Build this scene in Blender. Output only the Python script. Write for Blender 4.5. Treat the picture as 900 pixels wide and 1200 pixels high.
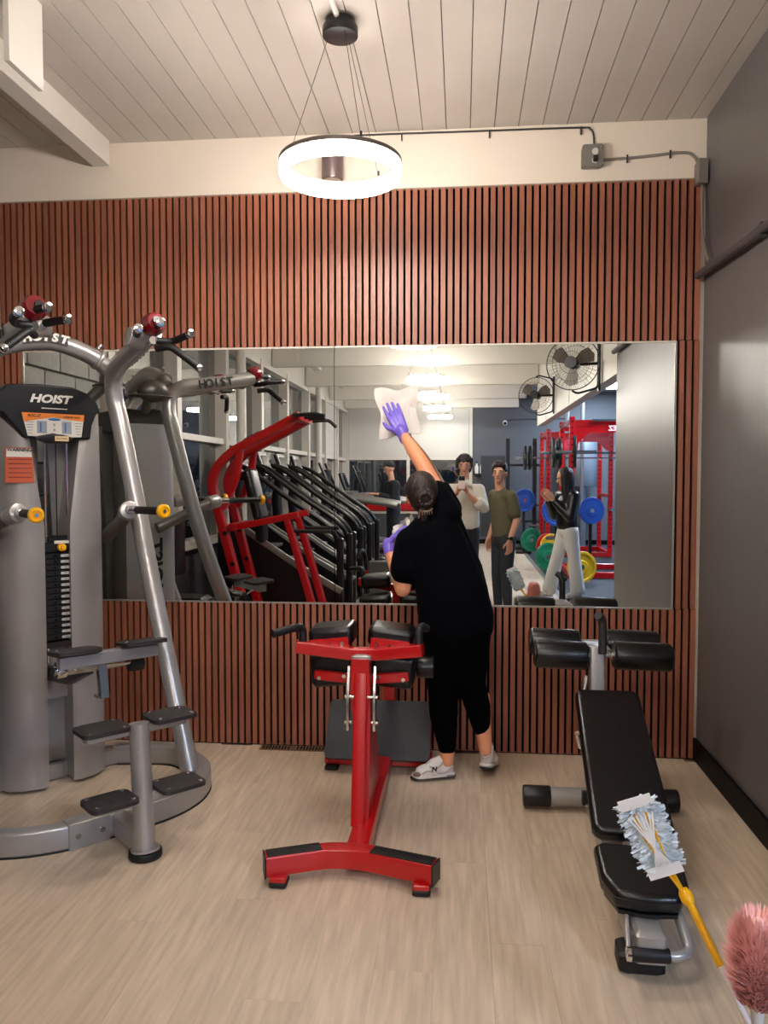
import bpy, bmesh, math, random
from mathutils import Vector, Matrix, Quaternion
random.seed(7)
for o in list(bpy.data.objects): bpy.data.objects.remove(o)
scn = bpy.context.scene; COL = scn.collection
V = Vector; PI = math.pi
# ------------------------------------------------------------------ camera, world, exposure
cam = bpy.data.cameras.new('camera'); camo = bpy.data.objects.new('camera', cam); COL.objects.link(camo)
camo.location = (0, 0, 1.52); camo.rotation_euler = (math.radians(90 - 2.58), 0, math.radians(5.59))
cam.sensor_fit = 'VERTICAL'; cam.sensor_height = 24; cam.lens = 930 / 1200 * 24; cam.clip_start = .02
scn.camera = camo
w = bpy.data.worlds.new('night'); scn.world = w; w.use_nodes = True
w.node_tree.nodes['Background'].inputs[0].default_value = (.004, .006, .01, 1); w.node_tree.nodes['Background'].inputs[1].default_value = 1
scn.view_settings.view_transform = 'Standard'; scn.view_settings.look = 'None'; scn.view_settings.gamma = 1
scn.view_settings.exposure = 1.68
scn.cycles.use_denoising = True; scn.cycles.max_bounces = 10; scn.cycles.diffuse_bounces = 4; scn.cycles.glossy_bounces = 6
RING_E = 34.0; SCONCE_E = 60.0; SIDE_E = 42.0
D = 4.35; XL = -2.64; XR = 1.25; ZC = 3.385; YB = -9.3; XS = 5.0
# ------------------------------------------------------------------ materials
def lin(c):
    return tuple((x/255/12.92 if x/255 <= .04045 else ((x/255+.055)/1.055)**2.4) for x in c) + (1,)
MATS = {}
def mat(name, rgb, rough=.5, metal=0, var=0, vscale=8, bump=0, bscale=60, stretch=None, emit=0, trans=0, coat=0, objrand=0, spec=.5):
    if name in MATS: return MATS[name]
    m = bpy.data.materials.new(name); m.use_nodes = True; nt = m.node_tree; n = nt.nodes; L = nt.links
    b = n['Principled BSDF']; c = lin(rgb)
    b.inputs['Base Color'].default_value = c; b.inputs['Roughness'].default_value = rough; b.inputs['Metallic'].default_value = metal
    b.inputs['Specular IOR Level'].default_value = spec
    if coat: b.inputs['Coat Weight'].default_value = coat; b.inputs['Coat Roughness'].default_value = .15
    if trans: b.inputs['Transmission Weight'].default_value = trans
    if emit: b.inputs['Emission Color'].default_value = c; b.inputs['Emission Strength'].default_value = emit
    tc = n.new('ShaderNodeTexCoord'); mp = n.new('ShaderNodeMapping'); L.new(tc.outputs['Object'], mp.inputs[0])
    if stretch: mp.inputs['Scale'].default_value = stretch
    if var or objrand:
        ns = n.new('ShaderNodeTexNoise'); ns.inputs['Scale'].default_value = vscale; ns.inputs['Detail'].default_value = 5; L.new(mp.outputs[0], ns.inputs['Vector'])
        hs = n.new('ShaderNodeHueSaturation'); hs.inputs['Color'].default_value = c
        mr = n.new('ShaderNodeMapRange'); mr.inputs['From Min'].default_value = .25; mr.inputs['From Max'].default_value = .75
        mr.inputs['To Min'].default_value = 1 - var; mr.inputs['To Max'].default_value = 1 + var
        L.new(ns.outputs['Fac'], mr.inputs['Value'])
        if objrand:
            oi = n.new('ShaderNodeObjectInfo'); m2 = n.new('ShaderNodeMapRange'); m2.inputs['To Min'].default_value = 1-objrand; m2.inputs['To Max'].default_value = 1+objrand
            L.new(oi.outputs['Random'], m2.inputs['Value']); mu = n.new('ShaderNodeMath'); mu.operation = 'MULTIPLY'
            L.new(mr.outputs[0], mu.inputs[0]); L.new(m2.outputs[0], mu.inputs[1]); L.new(mu.outputs[0], hs.inputs['Value'])
            cm = n.new('ShaderNodeCombineXYZ'); ml = n.new('ShaderNodeMath'); ml.operation = 'MULTIPLY'; ml.inputs[1].default_value = 37
            L.new(oi.outputs['Random'], ml.inputs[0]); L.new(ml.outputs[0], cm.inputs[0]); L.new(ml.outputs[0], cm.inputs[1]); L.new(cm.outputs[0], mp.inputs['Location'])
        else: L.new(mr.outputs[0], hs.inputs['Value'])
        L.new(hs.outputs[0], b.inputs['Base Color'])
    if bump:
        nb = n.new('ShaderNodeTexNoise'); nb.inputs['Scale'].default_value = bscale; nb.inputs['Detail'].default_value = 4; L.new(mp.outputs[0], nb.inputs['Vector'])
        bp = n.new('ShaderNodeBump'); bp.inputs['Strength'].default_value = bump; bp.inputs['Distance'].default_value = .01
        L.new(nb.outputs['Fac'], bp.inputs['Height']); L.new(bp.outputs[0], b.inputs['Normal'])
    MATS[name] = m; return m
CREAM = mat('cream_paint', (226, 213, 196), .5, var=.03, vscale=2, bump=.08, bscale=25)
WHITE = mat('white_paint', (214, 209, 199), .45, var=.03, vscale=3)
CEIL = mat('ceiling_paint', (192, 184, 174), .5, var=.04, vscale=3, objrand=.025, bump=.05, bscale=30)
SLAT = mat('slat_wood', (148, 88, 64), .42, var=.2, vscale=6, stretch=(9, 9, .6), objrand=.12, bump=.12, bscale=120)
FELT = mat('black_felt', (5, 4, 4), .95, spec=.1)
FLOORM = mat('vinyl_oak', (200, 180, 155), .38, var=.2, vscale=5, stretch=(9, .7, 1), objrand=.05, bump=.04, bscale=40)
GREYW = mat('grey_satin_paint', (96, 92, 90), .4, var=.04, vscale=2, bump=.12, bscale=14, stretch=(1, 1, .35))
BASEB = mat('black_vinyl', (4, 4, 6), .5, spec=.12)
RUBBER = mat('rubber_floor', (48, 50, 55), .8, var=.2, vscale=60)
SILVER = mat('silver_powder_coat', (168, 166, 163), .3, .5, var=.03, vscale=5)
SILVERD = mat('shroud_grey', (160, 156, 153), .42, .3, var=.03, vscale=2)
STEEL = mat('steel', (200, 198, 194), .22, 1)
CHROME = mat('chrome', (225, 225, 225), .08, 1)
BLACKP = mat('black_plastic', (13, 12, 13), .38, bump=.05, bscale=300)
BLACKG = mat('black_rubber_grip', (9, 9, 12), .55)
VINYL = mat('black_upholstery', (7, 7, 9), .3, bump=.12, bscale=70)
RED = mat('red_powder_coat', (184, 4, 10), .3, .0, coat=.4, var=.04)
REDCAP = mat('red_cap', (120, 8, 24), .2, coat=.6)
YEL = mat('yellow_plastic', (244, 178, 8), .35)
ORANGE = mat('sticker_orange', (235, 135, 50), .5)
DECALW = mat('sticker_white', (222, 220, 212), .5)
DECALK = mat('print_black', (16, 15, 15), .5)
GUNM = mat('gunmetal', (60, 58, 57), .4, .6)
GLASS = mat('window_glass', (200, 205, 202), .0, trans=1); GLASS.node_tree.nodes['Principled BSDF'].inputs['IOR'].default_value = 2.1
TREAD = mat('ribbed_black_rubber', (36, 32, 31), .5, bump=.5, bscale=260, stretch=(1, .05, 1))
# ------------------------------------------------------------------ mesh builder
def frame(axis, up=(0, 0, 1)):
    a = V(axis).normalized(); u = V(up)
    if abs(a.dot(u.normalized())) > .98: u = V((0, 1, 0)) if abs(a.y) < .9 else V((1, 0, 0))
    s = u.cross(a).normalized(); t = a.cross(s).normalized()   # s side, t up
    return s, t, a
def catmull(P, n=6, closed=False):
    P = [V(p) for p in P]; out = []; N = len(P)
    for i in range(N if closed else N-1):
        g = (lambda k: P[k % N]) if closed else (lambda k: P[max(0, min(N-1, k))])
        p0, p1, p2, p3 = g(i-1), g(i), g(i+1), g(i+2)
        for j in range(n):
            t = j/n
            out.append(.5*((2*p1)+(p2-p0)*t+(2*p0-5*p1+4*p2-p3)*t*t+(3*p1-p0-3*p2+p3)*t**3))
    if not closed: out.append(P[-1])
    return out
def fillet(P, r, n=5, closed=False):
    P = [V(p) for p in P]; out = []; N = len(P)
    for i, p in enumerate(P):
        if not closed and i in (0, N-1): out.append(p); continue
        a, b = P[i-1]-p, P[(i+1) % N]-p
        q = min(r, a.length*.49, b.length*.49); p0, p1 = p+a.normalized()*q, p+b.normalized()*q
        for j in range(n+1):
            t = j/n; out.append(p0*(1-t)**2+p*2*t*(1-t)+p1*t*t)
    return out
def circ(r, n=14, ky=1): return [(r*math.cos(2*PI*i/n), r*ky*math.sin(2*PI*i/n)) for i in range(n)]
def rrect(w, h, r=.008, n=3):
    o = []
    for cx, cy, a0 in ((w/2-r, h/2-r, 0), (-w/2+r, h/2-r, 90), (-w/2+r, -h/2+r, 180), (w/2-r, -h/2+r, 270)):
        for j in range(n+1):
            a = math.radians(a0+90*j/n); o.append((cx+r*math.cos(a), cy+r*math.sin(a)))
    return o
class MB:
    def __init__(s): s.v = []; s.f = []
    def add(s, vs, fs):
        k = len(s.v); s.v += [tuple(x) for x in vs]; s.f += [tuple(i+k for i in f) for f in fs]; return s
    def box(s, c, size, ax=None, bev=0):
        X, Y, Z = (V((1, 0, 0)), V((0, 1, 0)), V((0, 0, 1))) if ax is None else [V(a).normalized() for a in ax]
        c = V(c); sx, sy, sz = [k/2 for k in size]
        if bev: return s.sweep([c-Z*sz, c-Z*(sz-bev), c+Z*(sz-bev), c+Z*sz], rrect(2*sx, 2*sy, bev*1.2, 3), scales=[1-bev/min(sx, sy), 1, 1, 1-bev/min(sx, sy)], fr=(X, Y))
        vs = [c+X*sx*i+Y*sy*j+Z*sz*k for i in (-1, 1) for j in (-1, 1) for k in (-1, 1)]
        return s.add(vs, [(0, 1, 3, 2), (4, 6, 7, 5), (0, 4, 5, 1), (2, 3, 7, 6), (0, 2, 6, 4), (1, 5, 7, 3)])
    def sweep(s, pts, prof, closed=False, up=(0, 0, 1), scales=None, fr=None, caps=True):
        pts = [V(p) for p in pts]; N = len(pts); n = len(prof); vs = []; fs = []; side = None
        for i, p in enumerate(pts):
            a = pts[(i+1) % N]-pts[i-1] if closed else pts[min(N-1, i+1)]-pts[max(0, i-1)]
            if fr: S, T = fr
            elif up is None:
                a = a.normalized()
                if side is None: S, T, _ = frame(a)
                else: S = (side-a*side.dot(a)).normalized(); T = a.cross(S)
                side = S
            else: S, T, _ = frame(a, up)
            k = scales[i] if scales else 1
            if not isinstance(k, (tuple, list)): k = (k, k)
            for x, y in prof: vs.append(p+S*x*k[0]+T*y*k[1])
        for i in range(N if closed else N-1):
            j = (i+1) % N
            for q in range(n):
                r = (q+1) % n; fs.append((i*n+q, i*n+r, j*n+r, j*n+q))
        if not closed and caps: fs += [tuple(range(n-1, -1, -1)), tuple((N-1)*n+q for q in range(n))]
        return s.add(vs, fs)
    def tube(s, pts, r, seg=12, smooth=0, fil=0, closed=False):
        if smooth: pts = catmull(pts, smooth, closed)
        if fil: pts = fillet(pts, fil, closed=closed)
        return s.sweep(pts, circ(r, seg), closed, up=None)
    def cyl(s, p0, p1, r, r1=None, seg=18, bev=0):
        p0, p1 = V(p0), V(p1); r1 = r if r1 is None else r1; d = (p1-p0)
        if bev:
            e = d.normalized()*bev
            return s.sweep([p0, p0+e*.3, p0+e, p1-e, p1-e*.3, p1], circ(1, seg), up=None, scales=[r-bev, r-bev*.3, r, r1, r1-bev*.3, r1-bev])
        return s.sweep([p0, p1], circ(1, seg), up=None, scales=[r, r1])
    def lathe(s, c, axis, prof, seg=20):       # prof: (radius, height)
        S, T, A = frame(axis); c = V(c)
        return s.sweep([c+A*h for r, h in prof], circ(1, seg), scales=[max(r, 1e-4) for r, h in prof], fr=(S, T))
    def ell(s, c, r, ax=None, seg=16, rings=10):
        X, Y, Z = (V((1, 0, 0)), V((0, 1, 0)), V((0, 0, 1))) if ax is None else [V(a).normalized() for a in ax]
        c = V(c); vs = [c-Z*r[2]]; fs = []
        for i in range(1, rings):
            t = -PI/2+PI*i/rings
            for j in range(seg):
                p = 2*PI*j/seg; vs.append(c+X*r[0]*math.cos(t)*math.cos(p)+Y*r[1]*math.cos(t)*math.sin(p)+Z*r[2]*math.sin(t))
        vs.append(c+Z*r[2]); n = len(vs)-1
        for j in range(seg):
            k = (j+1) % seg; fs.append((0, 1+k, 1+j)); fs.append((n, n-seg+j, n-seg+k))
            for i in range(rings-2): a = 1+i*seg; fs.append((a+j, a+k, a+seg+k, a+seg+j))
        return s.add(vs, fs)
    def limb(s, p0, p1, r0, r1, side=None, kx=1, ky=1, seg=14):
        p0, p1 = V(p0), V(p1); S, T, A = frame(p1-p0, (0, 0, 1))
        if side is not None:
            S = V(side); S = (S-A*S.dot(A)).normalized(); T = A.cross(S)
        pts = []; sc = []
        for j in (0, 20, 45, 70, 90):
            a = math.radians(j); pts.append(p0-A*r0*math.cos(a)); sc.append(max(r0*math.sin(a), 1e-4))
        for j in (90, 70, 45, 20, 0):
            a = math.radians(j); pts.append(p1+A*r1*math.cos(a)); sc.append(max(r1*math.sin(a), 1e-4))
        return s.sweep(pts, [(x*kx, y*ky) for x, y in circ(1, seg)], scales=sc, fr=(S, T))
    def prism(s, poly, origin, X, Y, depth):   # outline in plane (X,Y), thickness along X x Y
        X, Y, o = V(X).normalized(), V(Y).normalized(), V(origin); Z = X.cross(Y)*depth
        n = len(poly); a = [o+X*x+Y*y for x, y in poly]; vs = a+[p+Z for p in a]
        fs = [tuple(range(n-1, -1, -1)), tuple(range(n, 2*n))]+[(i, (i+1) % n, n+(i+1) % n, n+i) for i in range(n)]
        return s.add(vs, fs)
    def mesh(s, name, angle=35):
        me = bpy.data.meshes.new(name); me.from_pydata(s.v, [], s.f); me.update()
        b = bmesh.new(); b.from_mesh(me); bmesh.ops.recalc_face_normals(b, faces=b.faces); b.to_mesh(me); b.free()
        me.polygons.foreach_set('use_smooth', [True]*len(me.polygons))
        try: me.set_sharp_from_angle(angle=math.radians(angle))
        except Exception: pass
        return me
    def obj(s, name, m, parent=None, label=None, angle=35, remesh=0, smooth=0):
        o = bpy.data.objects.new(name, s.mesh(name, 179 if remesh else angle)); COL.objects.link(o); o.data.materials.append(m)
        if remesh:
            r = o.modifiers.new('remesh', 'REMESH'); r.mode = 'VOXEL'; r.voxel_size = remesh; r.use_smooth_shade = True
            if smooth: k = o.modifiers.new('smooth', 'SMOOTH'); k.factor = .5; k.iterations = smooth
        if parent: o.parent = parent
        if label: o['label'] = label
        return o
def tag(o, label, cat, group=None):
    o['label'] = label; o['category'] = cat
    if group: o['group'] = group
    return o
def thing(name, label, cat, loc=(0, 0, 0), rotz=0, group=None):
    o = bpy.data.objects.new(name, None); COL.objects.link(o); o.location = loc; o.rotation_euler = (0, 0, rotz); o.empty_display_size = .1
    return tag(o, label, cat, group)
def struct(o): o['kind'] = 'structure'; return o
def part(name, me, m, parent, loc=(0, 0, 0)):
    o = bpy.data.objects.new(name, me); COL.objects.link(o); o.parent = parent; o.location = loc
    if not me.materials: me.materials.append(m)
    return o
def dup(root, loc, rotz, label, group=None):
    r = root.copy(); COL.objects.link(r); r.location = loc; r.rotation_euler = (0, 0, rotz); r['label'] = label
    if group: r['group'] = group
    for ch in list(root.children):
        c = ch.copy(); COL.objects.link(c); c.parent = r
        for g in list(ch.children): d = g.copy(); COL.objects.link(d); d.parent = c
    return r
def text(name, body, size, m, parent, origin, X, Y, ext=.0006, shear=0, bold=0, center=True, squash=1):
    cu = bpy.data.curves.new(name, 'FONT'); cu.body = body; cu.size = size; cu.extrude = ext; cu.shear = shear; cu.offset = bold; cu.resolution_u = 3
    if center: cu.align_x = 'CENTER'
    cu.align_y = 'CENTER'
    t = bpy.data.objects.new(name, cu); COL.objects.link(t); dg = bpy.context.evaluated_depsgraph_get()
    me = bpy.data.meshes.new_from_object(t.evaluated_get(dg)); bpy.data.objects.remove(t)
    X, Y = V(X).normalized(), V(Y).normalized(); Z = X.cross(Y); o = V(origin)
    M = Matrix(((X.x*squash, Y.x, Z.x, o.x), (X.y*squash, Y.y, Z.y, o.y), (X.z*squash, Y.z, Z.z, o.z), (0, 0, 0, 1))); me.transform(M)
    me.materials.clear(); me.materials.append(m)
    q = bpy.data.objects.new(name, me); COL.objects.link(q); q.parent = parent; return q
UX, UY, UZ = V((1, 0, 0)), V((0, 1, 0)), V((0, 0, 1))
# ================================================================== ROOM SHELL
# floor with planks
fl = struct(MB().box(((XL+XR)/2, (YB+D)/2, -.06), (XR-XL, D+.05-YB, .1)).obj('floor', mat('floor_joint', (120, 102, 86), .8)))
pw, pl = .182, 1.24; pm = {}
x = XL+.01; ci = 0
while x < XR-.02:
    wd = min(pw, XR-.005-x); y = YB-(ci*.43 % 1) * pl; 
    while y < D:
        y0, y1 = max(y, YB), min(y+pl, D-.005)
        if y1-y0 > .05:
            k = (round(wd, 3), round(y1-y0, 3))
            if k not in pm: pm[k] = MB().box((0, 0, -.005), (wd-.0005, y1-y0-.0005, .01)).mesh('plank')
            part('plank', pm[k], FLOORM, fl, (x+wd/2, (y0+y1)/2, 0))
        y += pl
    x += pw; ci += 1
rf = struct(MB().box(((XR+XS)/2+.03, (YB+2)/2, -.055), (XS-XR-.06, 2-YB, .1)).obj('floor_2', RUBBER))
struct(MB().box((XR+.0, (YB+2)/2, -.003), (.07, 2-YB, .02)).obj('trim_1', mat('aluminium_strip', (170, 168, 160), .35, .8)))
# ceiling
ce = struct(MB().box(((XL+XS)/2, (YB+D)/2, ZC+.07), (XS-XL+.2, D+.2-YB, .1)).obj('ceiling', mat('ceiling_gap', (60, 52, 45), .9)))
cw = .1275; me = None; x = XL
me = MB().box((0, (YB+D+.02)/2, ZC+.0105), (cw-.0042, D+.02-YB, .021)).mesh('ceiling_plank')
while x < XR+.05: part('ceiling_plank', me, CEIL, ce, (x+cw/2, 0, 0)); x += cw
struct(MB().box(((XR+XS)/2+.05, (YB+2)/2, ZC+.01), (XS-XR-.1, 2-YB, .02)).obj('ceiling_2', mat('side_ceiling', (150, 158, 166), .8)))
# beams (painted)
bm = MB()
bm.box((-2.01, 3.4, 3.318), (.095, 1.88, .134)); bm.obj('trim_2', WHITE)['kind'] = 'structure'
struct(MB().box((-1.675, 2.965, 3.218), (.022, .24, .334)).obj('trim_3', WHITE))
struct(MB().box((-2.36, 3.1, 3.23), (.05, .24, .31)).obj('trim_4', WHITE))
k = 5
for y in (.1, -2.3, -4.7, -7.1, -9.15):
    struct(MB().box(((XL+XR)/2, y, 3.215), (XR-XL-.01, .12, .34)).obj('trim_%d' % k, WHITE)); k += 1
    if y > -9: struct(MB().box((XL+.45, y-.75, 3.2), (.1, .6, .14)).obj('trim_%d' % k, WHITE)); k += 1
# front wall (mirror wall)
wf = struct(MB().box(((XL+XR)/2, D+.07, ZC/2), (XR-XL+.2, .1, ZC)).obj('wall_front', CREAM))
p = .038
def slats(x0, x1, z0, z1):
    me = MB().box((0, 0, 0), (.0248, .022, z1-z0)).mesh('slat'); n = 0; x = x1
    while x-.0248 > x0-.004:
        part('slat', me, SLAT, wf, (x-.0124, D+.0075, (z0+z1)/2)); x -= p
slats(XL, 1.237, 2.236, 3.067); slats(XL, 1.245, .004, .808); slats(XL, -2.505, .808, 2.236); slats(1.1255, 1.241, .811, 2.233)
MB().box(((XL+XR)/2-.005, D+.0185, 1.534), (XR-XL-.01, .003, 3.064)).obj('slat_backing', FELT, wf)
MB().box(((XL+XR)/2, D+.012, 3.071), (XR-XL-.01, .022, .008)).obj('top_trim', mat('trim_beige', (150, 135, 120), .5), wf)
# right wall
wr = struct(MB().box((XR+.075, (D+2.0)/2+.05, ZC/2), (.11, D-2.0+.1, ZC)).obj('wall_right', GREYW))
MB().box((XR+.016, (D+2)/2, ZC/2), (.012, D-2.0-.002, ZC-.004)).obj('wall_face', GREYW, wr)
struct(MB().box((XR-.001, (D+2)/2, .06), (.014, D-2.0-.004, .115)).obj('baseboard_right', BASEB))
# header over the opening
hd = struct(MB().box((XR+.07, (2-4.9)/2, (2.36+ZC)/2), (.12, 6.9, ZC-2.36)).obj('wall_header', WHITE))
for y in (1.3, .4, -.9, -2.2, -3.5): MB().box((XR+.008, y, 2.88), (.006, .012, ZC-2.37)).obj('batten', WHITE, hd)
struct(MB().box(((XR+.13+XS)/2, 2.05, ZC/2), (XS-XR-.13, .1, ZC)).obj('wall_side', mat('blue_grey_wall', (120, 140, 165), .6)))
struct(MB().box((XS+.05, (YB+2)/2, ZC/2), (.1, 2-YB+.2, ZC)).obj('wall_far_right', MATS['blue_grey_wall']))
# back wall with windows on the left part and grey wall on the right
xg = .2
wb = struct(MB().box(((xg+XS)/2, YB-.05, ZC/2), (XS-xg, .1, ZC)).obj('wall_back', mat('back_grey', (84, 87, 92), .55)))
struct(MB().box(((xg+XS)/2, YB+.01, .05), (XS-xg, .02, .1)).obj('baseboard_back', BASEB))
struct(MB().box(((XL+xg)/2, YB-.05, .34), (xg-XL, .1, .68)).obj('wall_back_low', MATS['back_grey']))
struct(MB().box(((XL+xg)/2, YB-.05, 3.24), (xg-XL, .1, .34)).obj('wall_back_top', WHITE))
def window(n, x0, x1, y, blind):
    f = MB()
    for xx in ((x0, x1) if n == 1 else (x1,)): f.box((xx, y, 1.875), (.07, .1, 2.39))
    for zz in (.7, 1.92, 3.05): f.box(((x0+x1)/2, y, zz), (x1-x0-.072, .09, .06))
    o = struct(f.obj('window_%d' % n, WHITE))
    MB().box(((x0+x1)/2, y-.01, 1.87), (x1-x0-.07, .006, 2.32)).obj('pane', GLASS, o)
    if blind: MB().box(((x0+x1)/2, y+.052, (blind+3.06)/2), (x1-x0-.08, .004, 3.06-blind)).obj('blind', mat('white_blind', (205, 203, 196), .8), o)
window(1, XL+.04, -1.21, YB-.02, 1.95); window(2, -1.21, xg, YB-.02, 1.95)
# left wall : block part then window bays
BL = mat('pale_block', (158, 158, 152), .85, var=.1, vscale=30, bump=.35, bscale=70); BD = mat('dark_painted_block', (74, 76, 79), .6, var=.06, vscale=20, bump=.35, bscale=70)
wl = struct(MB().box((XL-.1, (3.06+D)/2+.05, ZC/2), (.16, D-3.06+.1, ZC)).obj('wall_left', mat('mortar', (105, 105, 102), .9)))
bms = {}
for r in range(17):
    z0 = r*.2; y = 3.06-(r % 2)*.2
    while y < D:
        y0, y1 = max(y, 3.06), min(y+.4, D)
        if y1-y0 > .05:
            dark = z0 < 1.5; k = (round(y1-y0, 2), dark, r == 16)
            h = .2 if r < 16 else ZC-3.2
            if k not in bms: bms[k] = MB().box((0, 0, 0), (.03, y1-y0-.012, h-.012), bev=.004).mesh('block')
            part('block', bms[k], BD if dark else BL, wl, (XL-.012, (y0+y1)/2, z0+h/2))
        y += .4
struct(MB().box((XL-.06, (YB+3.06)/2, .41), (.1, 3.06-YB, .82)).obj('wall_left_low', mat('dark_sill_wall', (66, 68, 72), .6)))
struct(MB().box((XL-.06, (YB+3.06)/2, (3.0+ZC)/2), (.1, 3.06-YB, ZC-3.0)).obj('wall_left_top', WHITE))
bays = [3.03, 1.62, .12, -1.43, -2.95, -4.62, -6.3, -7.75, -9.2]
for i in range(8):
    y1, y0 = bays[i], bays[i+1]; ym = (y0+y1)/2; f = MB()
    for yy in ((y0, y1) if i == 0 else (y0,)): f.box((XL-.03, yy, 1.92), (.2, .11, 2.2))
    f.box((XL-.03, ym, .85), (.21, y1-y0-.112, .06)); f.box((XL-.03, ym, 1.9), (.14, y1-y0-.112, .06)); f.box((XL-.02, ym, 2.98), (.16, y1-y0-.112, .06))
    o = struct(f.obj('window_%d' % (i+3), WHITE))
    MB().box((XL-.06, ym, 1.92), (.006, y1-y0-.1, 2.1)).obj('pane', GLASS, o)
    if i == 6: MB().box((XL+.03, ym, 2.45), (.004, y1-y0-.12, 1.05)).obj('blind', MATS['white_blind'], o)
for i, y in enumerate((-.1, -4.98)):
    tag(MB().cyl((XL+.16, y, .0), (XL+.16, y, ZC), .055, seg=20).obj('round_column', WHITE), ('round white painted column by the window nearest the red pull-up frame', 'round white painted column by the far windows on the left')[i], 'column')
# outside: dark car park with a kerb and a lit street
struct(MB().box((-8, -8, -.3), (60, 50, .1)).obj('ground', mat('asphalt', (40, 42, 45), .9, var=.2)))
# ================================================================== MIRROR
def mirror_mat():
    m = bpy.data.materials.new('mirror_silver'); m.use_nodes = True; nt = m.node_tree; n = nt.nodes; L = nt.links; b = n['Principled BSDF']
    b.inputs['Base Color'].default_value = (.80, .82, .79, 1); b.inputs['Metallic'].default_value = 1; b.inputs['Roughness'].default_value = 0.0
    # wet smears left by the wiping hand, upper middle
    tc = n.new('ShaderNodeTexCoord'); mp = n.new('ShaderNodeMapping'); mp.inputs['Scale'].default_value = (9, 1, 55); mp.inputs['Rotation'].default_value = (0, -.25, 0); L.new(tc.outputs['Object'], mp.inputs[0])
    ns = n.new('ShaderNodeTexNoise'); ns.inputs['Scale'].default_value = 1; ns.inputs['Detail'].default_value = 3; L.new(mp.outputs[0], ns.inputs['Vector'])
    ms = n.new('ShaderNodeMapping'); ms.inputs['Location'].default_value = (.22*4.2, 0, -2.06*4.6); ms.inputs['Scale'].default_value = (4.2, 0, 4.6); L.new(tc.outputs['Object'], ms.inputs[0])
    gr = n.new('ShaderNodeTexGradient'); gr.gradient_type = 'SPHERICAL'; L.new(ms.outputs[0], gr.inputs[0])
    bp = n.new('ShaderNodeBump'); bp.inputs['Distance'].default_value = .002; mm = n.new('ShaderNodeMath'); mm.operation = 'MULTIPLY'; mm.inputs[1].default_value = .045
    L.new(gr.outputs['Fac'], mm.inputs[0]); L.new(mm.outputs[0], bp.inputs['Strength']); L.new(ns.outputs['Fac'], bp.inputs['Height']); L.new(bp.outputs[0], b.inputs['Normal'])
    return m
MIR = mirror_mat()
CH = mat('mirror_channel', (165, 160, 152), .35, .6)
for x0, x1, lab in ((-2.5, -.7025, 'large wall mirror panel behind the grey chin and dip machine, left of the seam'), (-.6995, 1.122, 'large wall mirror panel being wiped by the woman, right of the seam')):
    t = thing('wall_mirror', lab, 'mirror')
    MB().box(((x0+x1)/2, D+.003, 1.52), (x1-x0, .006, 1.41)).obj('mirror_glass', MIR, t)
    MB().box(((x0+x1)/2, D+.002, .811), (x1-x0, .014, .009)).obj('bottom_channel', CH, t)
    MB().box(((x0+x1)/2, D+.002, 2.229), (x1-x0, .014, .01)).obj('top_channel', mat('mirror_trim_light', (200, 192, 180), .4), t)
    MB().box((x0 if x0 < -1 else x1, D+.002, 1.52), (.01, .012, 1.42)).obj('side_channel', CH, t)
# ================================================================== LIGHTS : ring pendants, wall sconce, wiring
WARM = (255, 247, 240)
RINGM = mat('lit_ring_diffuser', WARM, .5, emit=RING_E)
RC = mat('ring_casing', (120, 112, 106), .4, .4)
def ring(loc, label, first):
    t = thing('ring_pendant', label, 'lamp', loc, 0, 'ring pendants hung in a row down the room')
    R, zr = .238, -.605
    MB().sweep([(R*math.cos(a*PI/36), R*math.sin(a*PI/36), zr-.004) for a in range(72)], rrect(.024, .054, .006), closed=True).obj('diffuser', RINGM, t)
    MB().sweep([(R*math.cos(a*PI/36), R*math.sin(a*PI/36), zr+.031) for a in range(72)], rrect(.030, .018, .003), closed=True).obj('casing', RC, t)
    MB().cyl((0, 0, -.068), (0, 0, -.03), .073, bev=.003, seg=28).cyl((0, 0, -.032), (0, 0, -.004), .06, seg=24).obj('canopy', BLACKP, t)
    MB().cyl((0, .02, -.03), (0, .02, .0), .045).obj('junction', WHITE, t)
    wr = MB()
    for a in (172, 298, 55):
        A = math.radians(a); wr.cyl((.05*math.cos(A), .05*math.sin(A), -.06), (R*math.cos(A), R*math.sin(A), zr+.045), .0012, seg=5)
        wr.cyl((R*math.cos(A), R*math.sin(A), zr+.04), (R*math.cos(A), R*math.sin(A), zr+.065), .005, seg=8)
    wr.obj('suspension_wire', BLACKP, t)
    return t
r0 = ring((-.503, 3.3, ZC), 'glowing ring pendant nearest the mirror wall, in full view above the slats', True)
for y, lab in ((1.2, 'second ring pendant, its lower edge reflected at the very top of the mirror'), (-1.7, 'third ring pendant, brightest of those reflected beside the raised hand'), (-3.95, 'fourth ring pendant, reflected just below the third one'),
               (-6.0, 'fifth ring pendant, reflected against the white blind'), (-8.2, 'last ring pendant, the smallest reflected, right before the blinds')):
    dup(r0, (-.46, y, ZC), 0, lab, 'ring pendants hung in a row down the room')
MB().tube([(-.508, 3.235, ZC-.015), (-.52, 2.9, ZC-.018), (-.52, 1.5, ZC-.018)], .012).obj('surface_conduit', WHITE)
tag(bpy.data.objects['surface_conduit'], 'white surface conduit running along the ceiling to the ring pendant', 'pipe')
t = thing('wall_sconce', 'small grey up and down cylinder light on the cream wall behind the ring pendant', 'lamp', (-.695, D-.075, 3.2))
MB().cyl((0, 0, -.1), (0, 0, .1), .058, bev=.006, seg=28).obj('housing', mat('sconce_grey', (128, 112, 110), .35, .6), t)
MB().box((0, .05, 0), (.05, .06, .09)).obj('wall_bracket', MATS['sconce_grey'], t)
le = mat('sconce_lens', (200, 190, 176), .3)
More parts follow.
